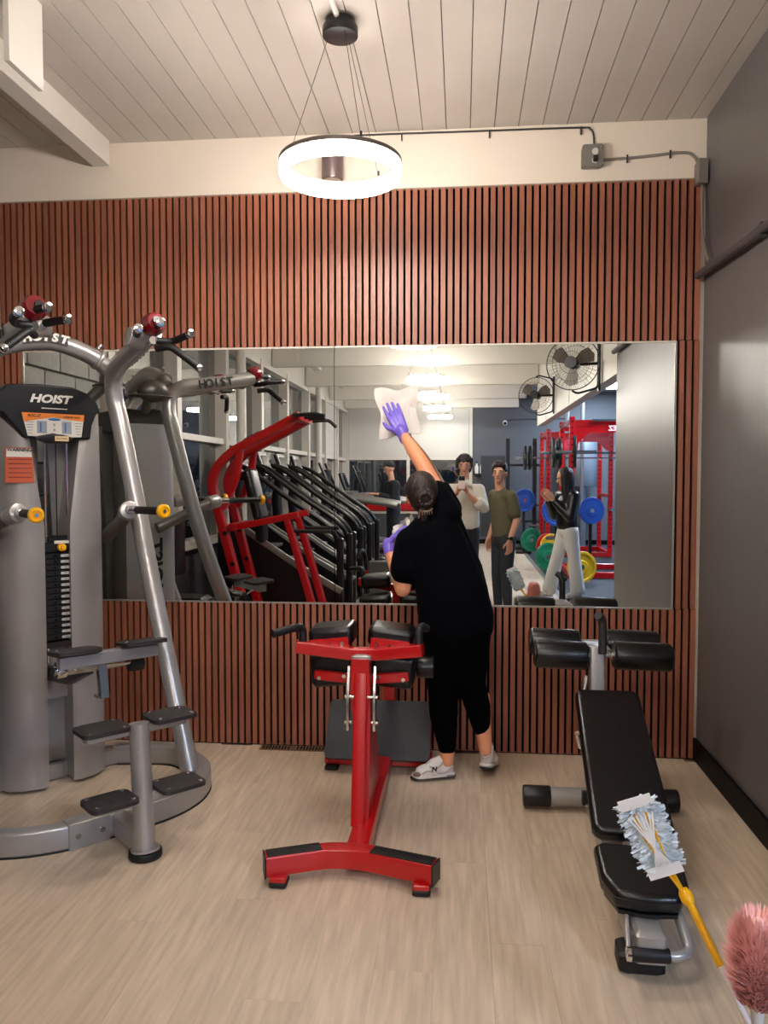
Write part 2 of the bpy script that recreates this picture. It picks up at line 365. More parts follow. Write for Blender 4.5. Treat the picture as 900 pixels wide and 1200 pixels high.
MB().cyl((0, 0, -.1015), (0, 0, -.0995), .046).obj('lens', le, t); MB().cyl((0, 0, .0995), (0, 0, .1015), .046).obj('lens', le, t)
yw = D+.015
DARKC = mat('dark_cable', (52, 46, 42), .5); GREYC = mat('grey_cable', (128, 118, 110), .5)
tag(MB().tube([(-.695, yw-.01, 3.30), (-.66, yw, 3.34), (-.609, yw, 3.366), (-.47, yw, 3.37), (.077, yw, 3.366), (.60, yw, 3.362), (.668, yw, 3.352), (.687, yw, 3.31), (.687, yw, 3.225)], .005, 8, smooth=6).obj('light_cable', DARKC), 'thin dark cable along the top of the cream wall from the sconce to the outlet', 'cable')
t = thing('outlet_box', 'grey metal outlet box with a black plug on the cream wall', 'outlet', (.675, D+.02, 3.195))
MB().box((0, -.024, 0), (.108, .05, .105), bev=.006).obj('box', mat('galvanised', (135, 130, 122), .45, .5), t)
MB().prism([(-.055, .05), (-.045, .06), (.045, .06), (.055, .05), (.055, -.035), (.04, -.055), (-.055, -.055)], (0, -.05, 0), UX, UZ, .004).obj('cover_plate', MATS['galvanised'], t)
for z in (.022, -.022): MB().cyl((.012, -.053, z), (.012, -.058, z), .017).obj('socket', mat('outlet_grey', (205, 202, 196), .4), t)
MB().box((.012, -.07, -.02), (.026, .03, .03), bev=.005).obj('plug', BLACKP, t)
for x_ in (-.042, .042): MB().cyl((x_, -.055, x_), (x_, -.058, x_), .006).obj('screw', STEEL, t)
tag(MB().tube([(.735, yw, 3.19), (.875, yw, 3.194), (1.0, yw, 3.203), (1.112, yw, 3.211), (1.18, yw, 3.205), (1.215, yw, 3.17), (1.222, yw, 3.14)], .008, 8, smooth=6).obj('grey_cable', GREYC), 'grey cable from the outlet box to the corner junction box', 'cable')
for i, (x, z, n) in enumerate(((-.33, 3.355, 0), (.14, 3.352, 0), (.62, 3.349, 0), (.86, 3.194, 1), (1.08, 3.209, 1))):
    tag(MB().box((x, D+.013, z-.004), (.008, .012, .04)).obj('cable_clip', DARKC), ['black clip on the dark cable, leftmost beside the ring pendant', 'black clip on the dark cable, midway to the outlet', 'black clip on the dark cable, just left of its downward bend', 'black clip on the grey cable nearest the outlet box', 'black clip on the grey cable nearest the corner'][i], 'clip', 'cable clips on the cream wall')
t = thing('junction_box', 'grey metal junction box in the corner where the walls meet', 'junction box', (1.225, D-.03, 3.085))
MB().box((0, 0, 0), (.05, .075, .12), bev=.005).obj('box', MATS['galvanised'], t); MB().box((-.0, -.04, 0), (.045, .006, .125)).obj('cover_plate', MATS['galvanised'], t)
tag(MB().tube([(1.232, D-.03, 3.025), (1.228, 4.30, 2.9), (1.226, 4.28, 2.78), (1.226, 4.22, 2.66), (1.226, 4.17, 2.60)], .008, 8, smooth=5).obj('corner_cable', GREYC), 'grey cable dropping from the corner junction box to the dark wall pipe', 'cable')
tag(MB().tube([(1.224, 4.335, 2.568), (1.224, 3.581, 2.536), (1.224, 3.372, 2.534), (1.224, 2.05, 2.53)], .02, 12).box((1.228, 3.45, 2.535), (.03, .03, .055)).obj('wall_pipe', mat('painted_pipe', (70, 66, 68), .35)), 'dark grey pipe running along the grey right wall', 'pipe')
# floor vent
t = thing('floor_vent', 'brown slotted floor vent in front of the slat wall', 'vent', (-.93, 4.297, 0))
MB().box((0, 0, .002), (.37, .07, .004)).obj('plate', mat('vent_brown', (120, 98, 76), .4, .4), t)
for k in range(20):
    if k not in (9, 10): MB().box((-.166+k*.0175, 0, .0045), (.007, .05, .0015)).obj('slot', FELT, t)

# ================================================================== CHIN AND DIP ASSIST MACHINE (left)
A = thing('chin_dip_machine', 'silver assisted chin-up and dip machine with weight stack at the left, before the mirror', 'gym machine', (-1.98, 3.69, 0), -math.atan2(.687, .727))
def sy(f):                 # both mirror halves
    for s in (-1, 1): f(s)
# base
loop = [(.02, .47), (.13, .575), (.33, .575), (.5, .54), (.64, .42), (.72, .24), (.72, 0)]
lp = [(u, v, .052) for u, v in [(-.1, .33)]+loop] + [(u, -v, .052) for u, v in reversed(loop[:-1])]+[(-.1, -.33, .052)]
MB().sweep(fillet(lp, .12, 5), rrect(.07, .1, .012)).obj('base_loop', SILVER, A)
MB().box((-.1, 0, .045), (.08, .74, .085), bev=.006).box((-.2, .0, .045), (.3, .1, .085), bev=.006).obj('base_rail', SILVER, A); MB().box((.84, 0, .055), (.25, .07, .09), bev=.006).obj('front_stub', SILVER, A)
MB().box((.72, -.13, .054), (.082, .17, .112), bev=.004).obj('base_coupler', SILVER, A)
for v in (-.18, -.08): MB().cyl((.76, v, .055), (.769, v, .055), .011).obj('bolt', STEEL, A)
MB().sweep(fillet([(u, v, .001) for u, v, z in lp], .12, 4), rrect(.074, .006, .002)).obj('rubber_edge', BLACKG, A)
# front post, steps
MB().cyl((1.0, 0, .02), (.955, 0, .53), .041, seg=24).obj('front_post', SILVER, A)
MB().cyl((1.0, 0, 0), (1.0, 0, .03), .066, bev=.006, seg=28).obj('rubber_foot', BLACKG, A)
MB().cyl((1.0, 0, .028), (.999, 0, .036), .058).obj('foot_flange', SILVER, A)
MB().box((.985, 0, .235), (.05, .4, .038), bev=.005).obj('lower_step_bar', SILVER, A)
MB().box((.93, 0, .502), (.05, .42, .038), bev=.005).obj('upper_step_bar', SILVER, A)
pad = MB(); pad.prism(rrect(.155, .19, .03, 4), (0, 0, 0), UX, UY, .016); pme = pad.mesh('step_pad')
bo = MB().lathe((0, 0, 0), (0, 0, 1), [(.010, 0), (.010, .004), (.005, .006), (0, .006)], 10).mesh('bolt')
for u, z in ((1.005, .255), (.935, .522)):
    for s in (-1, 1):
        q = part('step_pad', pme, TREAD, A, (u, s*.143, z))
        for a in (-1, 1):
            for b in (-1, 1): part('bolt', bo, CHROME, q, (a*.055, b*.07, .016))
# swinging knee platform
for s in (-1, 1):
    q = part('knee_pad', pme, TREAD, A, (.665, s*.145, .785)); q.rotation_euler = (0, -.1, 0)
    for b in (-1, 1): part('bolt', bo, CHROME, q, (0, b*.07, .016))
MB().box((.665, .0, .752), (.045, .43, .055), bev=.004).obj('platform_bar', mat('light_grey_steel', (160, 158, 160), .4, .5), A)
MB().cyl((.56, -.16, .70), (.56, .13, .70), .028, bev=.004).obj('pivot_tube', STEEL, A)
MB().cyl((.56, -.19, .70), (.56, -.15, .70), .036, bev=.004).cyl((.56, -.2, .70), (.56, -.18, .70), .02).obj('pivot_collar', CHROME, A)
MB().tube([(.60, -.12, .70), (.63, -.17, .76)], .007, 8).tube([(.6, .08, .7), (.63, .13, .74)], .007, 8).obj('link_rod', CHROME, A)
MB().box((.585, .0, .63), (.035, .035, .15), ax=((1, 0, .2), (0, 1, 0), (-.2, 0, 1))).box((.572, 0, .562), (.05, .05, .01)).obj('bracket', STEEL, A)
MB().cyl((.55, .13, .675), (.55, .2, .675), .035, bev=.006, seg=6).obj('bumper', BLACKG, A)
MB().sweep([(.54, -.05, .69), (.3, -.04, .60), (-.05, -.02, .55)], rrect(.05, .07, .01)).obj('swing_arm', GUNM, A)
# side shrouds (tall curved columns)
def shroud(s):
    prof = [(-.06, .05), (-.09, .065), (-.17, .045), (-.235, .0), (-.262, -.08), (-.262, -.2), (-.235, -.29), (-.17, -.31), (-.075, -.31)]   # (v, u)
    m = MB(); zs = [.018, .5, 1.28, 1.6, 1.84]; n = len(prof); vs = []; fs = []
    for z in zs:
        t = max(0, (z-1.28)/.56)
        for v, u in prof:
            vv = v-(.075*t if v > -.12 else .02*t*(v > -.2)); uu = u-(.02*t)
            vs.append((uu, -s*vv if s > 0 else vv, z))
    for i in range(len(zs)-1):
        for j in range(n): k = (j+1) % n; fs.append((i*n+j, i*n+k, (i+1)*n+k, (i+1)*n+j))
    fs += [tuple(range(n)), tuple(range((len(zs)-1)*n, len(zs)*n))]
    m.add(vs, fs); o = m.obj('side_shroud', SILVERD, A, angle=50); return o
sh = {s: shroud(s) for s in (-1, 1)}
MB().prism([(-.15, .02), (.12, .02), (.12, .7), (-.15, .7)], (-.11, 0, 0), UY, UZ, .02).obj('rear_cover', SILVERD, A)
MB().prism([(-.05, .42), (.1, .42), (.1, .715), (-.05, .715)], (-.05, 0, 0), UY, UZ, .015).obj('stack_cover', SILVERD, A)
# warning sticker
q = MB(); q.prism([(-.066, 0), (.06, 0), (.052, .165), (-.062, .165)], (.052, -.165, 1.49), (.15, 1, 0), UZ, .002)
lab = q.obj('warning_label', mat('warning_orange', (196, 88, 50), .5), sh[-1])
MB().prism([(-.06, .12), (.05, .12), (.048, .16), (-.058, .16)], (.0545, -.165, 1.49), (.15, 1, 0), UZ, .001).obj('label_header', DECALW, sh[-1])
text('lettering', 'WARNING', .022, DECALK, sh[-1], (.057, -.168, 1.643), (.15, 1, 0), UZ, bold=.0006)
for k in range(5): MB().box((.0548, -.167, 1.515+k*.021), (.001, .1, .0035), ax=((1, -.15, 0), (.15, 1, 0), (0, 0, 1))).obj('print_line', mat('print_red', (120, 45, 28), .6), sh[-1])
# cap with placard
cp = MB(); cp.prism([(-.27, 1.82), (-.265, 1.90), (-.22, 1.945), (-.08, 1.955), (.08, 1.95), (.15, 1.925), (.2, 1.88), (.212, 1.83), (.195, 1.83), (.17, 1.77), (.16, 1.70), (-.15, 1.70), (-.2, 1.76), (-.24, 1.81)], (-.05, 0, 0), UY, UZ, .12)
cap = cp.obj('head_cover', BLACKP, A); bv = cap.modifiers.new('bevel', 'BEVEL'); bv.width = .012; bv.segments = 3; bv.limit_method = 'ANGLE'
MB().prism([(-.24, 1.80), (-.22, 1.93), (.2, 1.93), (.24, 1.80)], (-.3, 0, 0), UY, UZ, .25).obj('rear_hood', GUNM, A)
MB().ell((-.16, .36, 2.03), (.10, .05, .07), seg=20).ell((-.17, .35, 2.0), (.14, .07, .015)).cyl((-.17, .25, 1.92), (-.17, .33, 2.0), .03).obj('pulley_dome', mat('dome_grey', (92, 88, 82), .35, .4), A)
text('lettering', 'HOIST', .052, DECALW, cap, (.071, -.03, 1.885), UY, UZ, shear=.28, bold=.0022, squash=1.25)
MB().box((.0708, -.01, 1.842), (.001, .12, .004)).obj('underline', DECALW, cap)
MB().prism([(-.16, 1.818), (.13, 1.818), (.115, 1.71), (.07, 1.708), (-.02, 1.725), (-.1, 1.708), (-.135, 1.71)], (.071, 0, 0), UY, UZ, .0015).obj('placard', DECALW, cap)
MB().prism([(-.16, 1.818), (.13, 1.818), (.127, 1.785), (.07, 1.79), (-.02, 1.80), (-.1, 1.785), (-.152, 1.775)], (.0726, 0, 0), UY, UZ, .001).obj('placard_band', ORANGE, cap)
text('lettering', 'ROC-IT', .018, DECALK, cap, (.0738, -.105, 1.804), UY, UZ, shear=.2, bold=.0005); text('lettering', 'CHIN/DIP ASSIST', .011, DECALK, cap, (.0738, .07, 1.803), UY, UZ, bold=.0003)
for v in (-.07, .045):
    MB().box((.0728, v, 1.752), (.001, .045, .058)).obj('diagram', mat('diagram_grey', (150, 158, 168), .5), cap); MB().box((.0734, v-.006, 1.752), (.001, .007, .045)).obj('diagram_figure', mat('diagram_blue', (50, 105, 180), .5), cap)
MB().ell((.073, -.012, 1.79), (.001, .03, .006)).obj('diagram_cap', MATS['diagram_blue'], cap)
for z in (1.765, 1.74): text('lettering', 'K', .018, DECALK, cap, (.0735, -.012, z), UY, UZ)
for v in (-.125, .1):
    for k in range(5): MB().box((.073, v, 1.775-k*.013), (.001, .035-.003*k, .0025)).obj('print_line', mat('print_grey', (120, 118, 115), .6), cap)
MB().ell((.07, -.01, 1.70), (.006, .09, .024)).obj('name_badge', BLACKP, cap); MB().box((.0765, .02, 1.70), (.001, .065, .024)).obj('badge_label', mat('cream_label', (235, 205, 160), .5), cap)
text('lettering', 'ROC-IT SERIES', .008, DECALK, cap, (.0775, .02, 1.70), UY, UZ)
# weight stack
wp = MB().box((0, 0, 0), (.1, .15, .0262), bev=.003).mesh('weight_plate'); wlab = MB().prism(rrect(.062, .013, .006, 4), (.0505, .028, -.001), UY, UZ, .0012).mesh('weight_label')
for k in range(15):
    q = part('weight_plate', wp, mat('plate_black', (30, 29, 30), .45, .3), A, (-.02, .022, .735+.0285*k)); part('weight_label', wlab, mat('label_silver', (196, 194, 190), .4), q)
    if k < 15: text('lettering', '%d LBS' % (250-15*k), .009, DECALK, q, (.0522, .028, -.001), UY, UZ, ext=.0002)
    part('pin_hole', MB().cyl((.05, -.03, 0), (.0515, -.03, 0), .005).mesh('pin_hole'), FELT, q)
q = MB().box((-.02, .022, 1.175), (.1, .155, .05), bev=.005).box((-.02, .022, 1.215), (.06, .1, .03), bev=.004).obj('head_plate', BLACKP, A)
MB().box((.031, .03, 1.2), (.004, .08, .014)).obj('label', DECALW, q)
MB().cyl((.03, .02, 1.175), (.062, .02, 1.175), .019, bev=.005).cyl((.06, .02, 1.175), (.075, .02, 1.175), .012, bev=.003).obj('selector_knob', YEL, q)
for v in (-.03, .075): MB().cyl((-.02, v, .6), (-.02, v, 1.72), .0065, seg=10).obj('guide_rod', CHROME, A)
MB().cyl((-.02, .022, 1.22), (-.02, .022, 1.72), .003, seg=8).obj('cable', BLACKG, A)
MB().box((-.02, .022, .70), (.12, .17, .025)).obj('stack_base', GUNM, A)
MB().prism([(-.07, 1.24), (-.06, 1.7), (.0, 1.7), (-.01, 1.24)], (-.18, -.05, 0), UY, UZ, .04).cyl((-.15, -.06, .1), (-.15, -.06, 1.72), .035).obj('rear_column', SILVERD, A)
MB().prism([(.06, .7), (.125, .7), (.14, 1.74), (.02, 1.74)], (-.16, 0, 0), UY, UZ, .02).obj('inner_panel', SILVER, A)
# tower rear lettering seen in the mirror
text('lettering', 'HOIST', .115, DECALK, sh[1], (-.12, .2635, .93), UZ, (1, 0, 0), bold=.004, shear=.2, squash=1.15)
# uprights + arch
for sg in (-1, 1):
    up_ = [(.5, .455, .09), (.2, .425, .9), (.06, .4, 1.36), (-.035, .355, 1.80), (-.055, .335, 1.93), (-.03, .322, 2.02), (.06, .31, 2.075), (.2, .292, 2.10), (.40, .272, 2.135), (.56, .262, 2.17)]
    MB().sweep(catmull([(u, sg*v, z) for u, v, z in up_], 6), circ(1, 20), up=None, scales=[.045]*54+[.045]).obj('upright_frame', SILVER, A)
    MB().cyl((-.05, sg*.245, 2.118), (-.05, sg*.262, 2.108), .056, bev=.003).obj('flange', SILVER, A)
    MB().cyl((-.05, sg*.25, 2.165), (-.05, sg*.27, 2.19), .012, bev=.002).obj('flange_bolt', CHROME, A)
    for k, ch in enumerate('HOIST'):
        u = .17+.05*k if sg > 0 else .37-.05*k
        text('lettering', ch, .075, DECALK, A, (u, sg*(.3395-.095*(u-.2)), 2.10+.18*(u-.2)), (sg, -.09, .18*sg), (-.18, 0, 1), ext=.001, bold=.002, squash=-1 if False else 1)
aps = [(-.05, -.30, 2.07), (-.05, -.22, 2.125), (-.05, -.1, 2.165), (-.05, 0, 2.178), (-.05, .1, 2.165), (-.05, .22, 2.125), (-.05, .30, 2.07)]
fr = MB().tube(catmull(aps, 6), .044, 20).obj('arch_tube', SILVER, A)
for i, ch in enumerate('HOIST'):
    v = -.105+i*.042; zc = 2.178-1.2*v*v; a = math.atan(-2.4*v); th = math.radians(16)
    X_ = V((0, math.cos(a), math.sin(a))); N_ = V((math.cos(th), 0, math.sin(th))); N_ = (N_-X_*N_.dot(X_)).normalized(); Y_ = N_.cross(X_)
    c_ = V((-.05, v, zc)); text('lettering', ch, .058, DECALW, fr, c_+N_*.0458, X_, Y_, ext=.0008, shear=.25, bold=.003, squash=1.05)
    MB().box(c_+N_*.0438, (.046, .052, .002), ax=(X_, Y_, N_)).obj('decal_backing', DECALK, fr)
# dip arms, chin arms, grips
for s in (-1, 1):
    MB().tube([(-.12, s*.3, 1.2), (.1, s*.3, 1.295), (.267, s*.262, 1.352)], .034, 16).obj('dip_arm', mat('arm_grey', (110, 106, 100), .4, .5), A)
    MB().cyl((.235, s*.27, 1.345), (.31, s*.25, 1.36), .044, bev=.006).cyl((.31, s*.25, 1.36), (.33, s*.25, 1.36), .022).obj('arm_collar', SILVER, A)
    MB().cyl((.33, s*.25, 1.36), (.385, s*.256, 1.361), .018).obj('chrome_sleeve', CHROME, A)
    MB().cyl((.385, s*.256, 1.361), (.61, s*.275, 1.362), .0185, bev=.003).obj('dip_grip', BLACKG, A)
    k = MB().lathe((.605, s*.275, 1.362), (1, .08*s, 0), [(.02, 0), (.031, .006), (.032, .022), (.026, .03), (.02, .03), (.018, .024), (0, .024)], 24).obj('end_knob', YEL, A)
    MB().cyl((.629, s*.277, 1.362), (.634, s*.277, 1.362), .008).obj('bolt', CHROME, k)
    rc = MB().lathe((.54, s*.258, 2.19), (1, 0, .25), [(0, -.01), (.04, 0), (.051, .02), (.052, .055), (.041, .08), (0, .088)], 24).obj('red_end_cap', REDCAP, A)
    MB().cyl((.628, s*.25, 2.21), (.636, s*.25, 2.212), .018).obj('cap_recess', BLACKP, rc)
    MB().cyl((.54, s*.262, 2.13), (.585, s*.255, 2.13), .018).obj('arm_end', CHROME, A)
    g = MB().tube([(.58, s*.27, 2.13), (.60, s*.335, 2.128), (.63, s*.355, 2.14), (.72, s*.36, 2.15)], .0165, 12, fil=.03).obj('angled_grip', BLACKG, A)
    MB().cyl((.72, s*.36, 2.15), (.745, s*.36, 2.152), .0195, bev=.003).obj('chrome_cap', CHROME, g)
    g = MB().tube([(.60, s*.262, 2.09), (.66, s*.30, 2.10), (.71, s*.41, 2.01)], .0165, 12, fil=.03).obj('wide_grip', BLACKG, A)
    MB().cyl((.708, s*.404, 2.015), (.715, s*.422, 2.0), .0195, bev=.003).obj('chrome_cap', CHROME, g)
    MB().cyl((.50, s*.245, 2.14), (.50, s*.17, 2.15), .045, bev=.008).obj('grip_hub', SILVER, A)
    g = MB().tube([(.53, s*.2, 2.155), (.60, s*.175, 2.158), (.66, s*.15, 2.158)], .0175, 12).obj('inner_grip', BLACKG, A)
    MB().cyl((.655, s*.152, 2.158), (.675, s*.146, 2.158), .021, bev=.003).obj('chrome_cap', CHROME, g)
    g = MB().cyl((.6, s*.262, 2.19), (.69, s*.24, 2.19), .017).obj('front_grip', BLACKG, A)
    MB().cyl((.685, s*.241, 2.19), (.705, s*.236, 2.19), .021, bev=.003).obj('chrome_cap', CHROME, g)

# ================================================================== RED REVERSE HYPER / BACK EXTENSION STAND
B = thing('back_extension_stand', 'red frame back extension bench with black hip pads and a rubber foot plate', 'gym machine', (-.43, 3.4, 0))
def L(p): return (p[0]+.43, p[1]-3.4, p[2])
yk = [L(q) for q in ((-.725, 2.845, .0725), (-.50, 2.94, .0725), (-.37, 2.94, .0725), (-.09, 2.845, .0725))]
MB().sweep(fillet(yk, .06, 5), rrect(.07, .075, .006)).obj('front_foot', RED, B)
for x, y, d in ((-.727, 2.843, -1), (-.088, 2.843, 1)):
    MB().box(L((x, y, .0725)), (.006, .074, .079), ax=((.94*d, -.34, 0), (.34*d, .94, 0), (0, 0, 1))).obj('end_cap', BLACKP, B)
for x, y in ((-.67, 2.845), (-.14, 2.84)):
    MB().box(L((x, y, .03)), (.06, .075, .02), bev=.003).obj('foot_bracket', RED, B); MB().box(L((x, y-.005, .012)), (.065, .075, .024), bev=.006).obj('rubber_foot', BLACKG, B)
MB().prism([(-.02, .0), (-.02, .058)], L((0, 0, 0)), UX, UY, .001) if 0 else None
for x0, x1, ya, yb_ in ((-.72, -.53, 2.849, 2.928), (-.33, -.095, 2.922, 2.849)):
    MB().sweep([L((x0, ya, .1115)), L((x1, yb_, .1115))], rrect(.06, .004, .001)).obj('grip_strip', BLACKG, B)
MB().sweep([L((-.395, 2.96, .06)), L((-.395, 4.06, .06))], rrect(.085, .075, .006)).obj('floor_spine', RED, B)
MB().box(L((-.425, 4.06, .055)), (.56, .07, .07), bev=.006).obj('rear_foot', RED, B)
for x in (-.665, -.185): MB().box(L((x, 4.03, .012)), (.07, .08, .024), bev=.006).obj('rubber_foot', BLACKG, B)
for x in (-.69, -.165): MB().prism([(0, 0), (.08, 0), (.20, .18), (.17, .19)], L((x, 3.98, .05)), UY, UZ, .012).obj('plate_side', RED, B)
MB().prism(rrect(.54, .33, .03, 5), L((-.425, 4.065, .195)), (1, 0, 0), (0, .68, .73), .014).obj('foot_plate', mat('plate_rubber', (44, 44, 46), .55, bump=.3, bscale=200), B)
# main post (leaning plate column) with gusset
MB().sweep([L((-.41, 3.2, .1)), L((-.415, 3.29, .53)), L((-.42, 3.345, .74))], rrect(.055, .08, .006), up=(1, 0, 0)).obj('dummy', RED, B) if 0 else None
MB().box(L((-.42, 3.26, .405)), (.055, .075, .67), ax=((1, 0, 0), (0, .98, -.2), (0, .2, .98)), bev=.005).obj('main_post', RED, B)
MB().prism([(3.22, .095), (3.71, .095), (3.40, .60), (3.30, .60)], (.43-.425, -3.4, 0), UY, UZ, .045).obj('gusset', mat('red_dark_side', (178, 10, 20), .35, coat=.2), B)
MB().prism([(-.034, .60), (.05, .60), (.045, .75), (-.03, .75)], (.0, -.12+.09, 0), UX, UZ, .09).obj('post_head', RED, B); MB().prism([(-.022, .46), (.03, .46), (.05, .585), (-.034, .585)], (0, -.1+.06, 0), UX, UZ, .07).obj('post_collar', RED, B)
MB().box(L((-.42, 3.305, .752)), (.085, .03, .03), bev=.008).obj('worn_plate', SILVER, B)
br = [L(q) for q in ((-.70, 3.30, .797), (-.47, 3.34, .762), (-.37, 3.34, .762), (-.16, 3.31, .79))]
MB().sweep(fillet(br, .04), rrect(.06, .05, .005)).obj('cross_arm', RED, B)
def softbox(c, size, ax, b, name):
    q = MB().box(c, size, ax=ax).obj(name, VINYL, B, angle=60); bv = q.modifiers.new('bevel', 'BEVEL'); bv.width = b; bv.segments = 5; return q
# pads
for s, cx in ((-1, -.562), (1, -.303)):
    X = V((1, 0, -s*.10)).normalized(); Z = V((s*.1, 0, 1)).normalized()
    q = softbox(L((cx, 3.45, .825)), (.195, .19, .085), (X, UY, Z), .024, 'hip_pad')
    MB().box(L((cx+s*.0, 3.345, .798)), (.165, .012, .05), ax=(X, UY, Z)).obj('pad_plate', RED, q)
    for d in (-.055, 0, .055): MB().cyl(V(L((cx, 3.338, .798)))+X*d, V(L((cx, 3.333, .798)))+X*d, .009 if d else .006, seg=8).obj('bolt', BLACKP if d == 0 else CHROME, q)
    q = softbox(L((cx, 3.5, .665)), (.205, .16, .15), (X, UY, Z), .028, 'thigh_pad')
    MB().box(L((cx-.005*s, 3.40, .645)), (.165, .02, .045), ax=(V((1, 0, s*.09)), UY, V((-s*.09, 0, 1))), bev=.004).obj('pad_plate', RED, q)
    for d in (-.055, .055): MB().cyl(V(L((cx, 3.39, .645)))+X*d, V(L((cx, 3.385, .645)))+X*d, .009, seg=8).obj('bolt', CHROME, q)
    MB().box(L((cx, 3.32, .735+.02)), (.05, .02, .012)).obj('weld_tab', STEEL, B)
MB().cyl(L((-.2, 3.55, .66)), L((-.12, 3.55, .66)), .05, bev=.01).obj('roller', VINYL, B)
MB().tube([L(q) for q in ((-.672, 3.31, .80), (-.672, 3.31, .875), (-.70, 3.27, .882), (-.775, 3.2, .868))], .018, 12, fil=.03).obj('grip_handle', BLACKG, B)
MB().tube([L(q) for q in ((-.178, 3.32, .80), (-.178, 3.33, .87), (-.165, 3.36, .88), (-.15, 3.42, .86))], .018, 12, fil=.02).obj('grip_handle', BLACKG, B)
for x in (-.474, -.362):
    q = MB().prism([(-.135, .45), (-.085, .45), (-.045, .70), (-.09, .715), (-.135, .58)], (x+.43-.005, 0, 0), UY, UZ, .010).obj('adjuster_plate', STEEL, B)
    for y, z in ((-.11, .48), (-.11, .59)): MB().cyl((x+.43-.015, y, z), (x+.43+.015, y, z), .010, seg=8).obj('bolt', CHROME, q)
MB().cyl((-.055, -.12, .59), (.08, -.12, .59), .007).obj('hinge_pin', CHROME, B)
MB().box(L((-.382, 4.2, .31)), (.06, .05, .62), bev=.005).sweep([L((-.382, 4.2, .6)), L((-.4, 3.5, .6))], rrect(.05, .05, .005)).box(L((-.382, 4.13, .06)), (.06, .12, .05)).obj('rear_post', RED, B)

# ================================================================== AB BENCH (right)
Cb = thing('ab_bench', 'adjustable decline ab bench with black pads and leg rollers, at the right', 'bench', (.61, 3.0, 0))
def N(p): return (p[0]-.61, p[1]-3.0, p[2])
dd = V((.62-.584, 3.5-2.47, 0)).normalized(); sd = V((dd.y, -dd.x, 0))
MB().cyl(N((.30, 3.62, .06)), N((.95, 3.62, .06)), .042, seg=20).obj('front_cross_tube', SILVER, Cb)
MB().cyl(N((.285, 3.62, .06)), N((.41, 3.62, .06)), .047, bev=.006, seg=20).obj('rubber_sleeve', BLACKP, Cb)
MB().cyl(N((.88, 3.62, .06)), N((.975, 3.62, .06)), .05, bev=.008, seg=20).obj('rubber_sleeve', BLACKP, Cb)
MB().sweep([N((.61, 3.62, .075)), N((.595, 3.1, .09)), N((.565, 2.40, .10))], rrect(.11, .07, .008)).obj('spine', SILVER, Cb)
MB().box(N((.555, 2.46, .035)), (.14, .1, .07), ax=(sd, dd, UZ), bev=.012).obj('rear_foot', BLACKG, Cb)
MB().box(N((.57, 2.44, .11)), (.09, .16, .1), ax=(sd, dd, UZ), bev=.01).obj('foot_housing', SILVER, Cb)
MB().tube([N(q) for q in ((.67, 2.62, .17), (.675, 2.47, .16), (.685, 2.385, .105), (.65, 2.36, .10), (.60, 2.36, .10))], .017, 12, fil=.04).obj('lift_handle', SILVER, Cb)
MB().cyl(N((.505, 2.36, .10)), N((.62, 2.36, .10)), .021, bev=.003).obj('handle_grip', BLACKG, Cb)
MB().cyl(N((.495, 2.36, .10)), N((.507, 2.36, .10)), .021).obj('grip_collar', CHROME, Cb)
MB().sweep([N((.50, 2.36, .10)), N((.52, 2.5, .17))], rrect(.012, .03, .003)).obj('handle_bracket', SILVER, Cb)
def padslab(a, b, w0, w1, th, name, r=.05):
    a, b = V(a), V(b); ax = (b-a); Ln = ax.length; Y = ax.normalized(); X = Y.cross(UZ).normalized(); Z = X.cross(Y)
    m = MB(); out = [(-w0/2+.02, 0), (w0/2-.02, 0), (w0/2, .03), (w1/2, Ln-r), (w1/2-r*.35, Ln-.012), (w1/2-r, Ln), (-w1/2+r, Ln), (-w1/2+r*.35, Ln-.012), (-w1/2, Ln-r), (-w0/2, .03)]
    m.prism(out, a-Z*th, X, Y, th); o = m.obj(name, VINYL, Cb, angle=50)
    bv = o.modifiers.new('bevel', 'BEVEL'); bv.width = .02; bv.segments = 4; bv.limit_method = 'ANGLE'; bv.angle_limit = math.radians(50)
    # seam piping
    m2 = MB(); m2.tube([a+X*x*.985+Y*(y*.985+.004)-Z*.022 for x, y in out], .0035, 6, closed=True); m2.obj('piping', VINYL, o)
    MB().prism([(x*.9, y*.96+.01) for x, y in out], a-Z*(th+.012), X, Y, .012).obj('backboard', BLACKP, o)
padslab(N((.632, 3.5, .597)), N((.61, 2.80, .272)), .27, .285, .06, 'back_pad', .03)
padslab(N((.605, 2.765, .25)), N((.575, 2.44, .235)), .285, .27, .06, 'seat_pad', .11)
MB().sweep([N((.62, 3.42, .50)), N((.61, 2.80, .19)), N((.60, 2.50, .155))], rrect(.06, .05, .006)).obj('pad_rail', SILVER, Cb)
MB().sweep([N((.62, 3.55, .08)), N((.615, 3.62, .42)), N((.617, 3.68, .74))], rrect(.065, .07, .01), up=(1, 0, 0)).obj('roller_post', SILVER, Cb)
MB().box(N((.617, 3.635, .585)), (.008, .012, .05)).obj('latch', CHROME, Cb)
MB().tube([N(q) for q in ((.55, 3.55, .45), (.55, 3.6, .55), (.565, 3.62, .62))], .012, 10).tube([N((.52, 3.45, .35)), N((.5, 3.42, .42))], .014, 10).obj('side_lever', CHROME, Cb)
MB().box(N((.455+.05, 3.22, .22)), (.03, .03, .05)).obj('pop_pin', BLACKP, Cb)
MB().cyl(N((.50, 3.2, .2)), N((.62, 3.2, .2)), .008).obj('pin_rod', STEEL, Cb)
MB().sweep([N((.61, 3.25, .09)), N((.61, 3.2, .38))], rrect(.05, .05, .006), up=(1, 0, 0)).obj('pad_strut', SILVER, Cb)
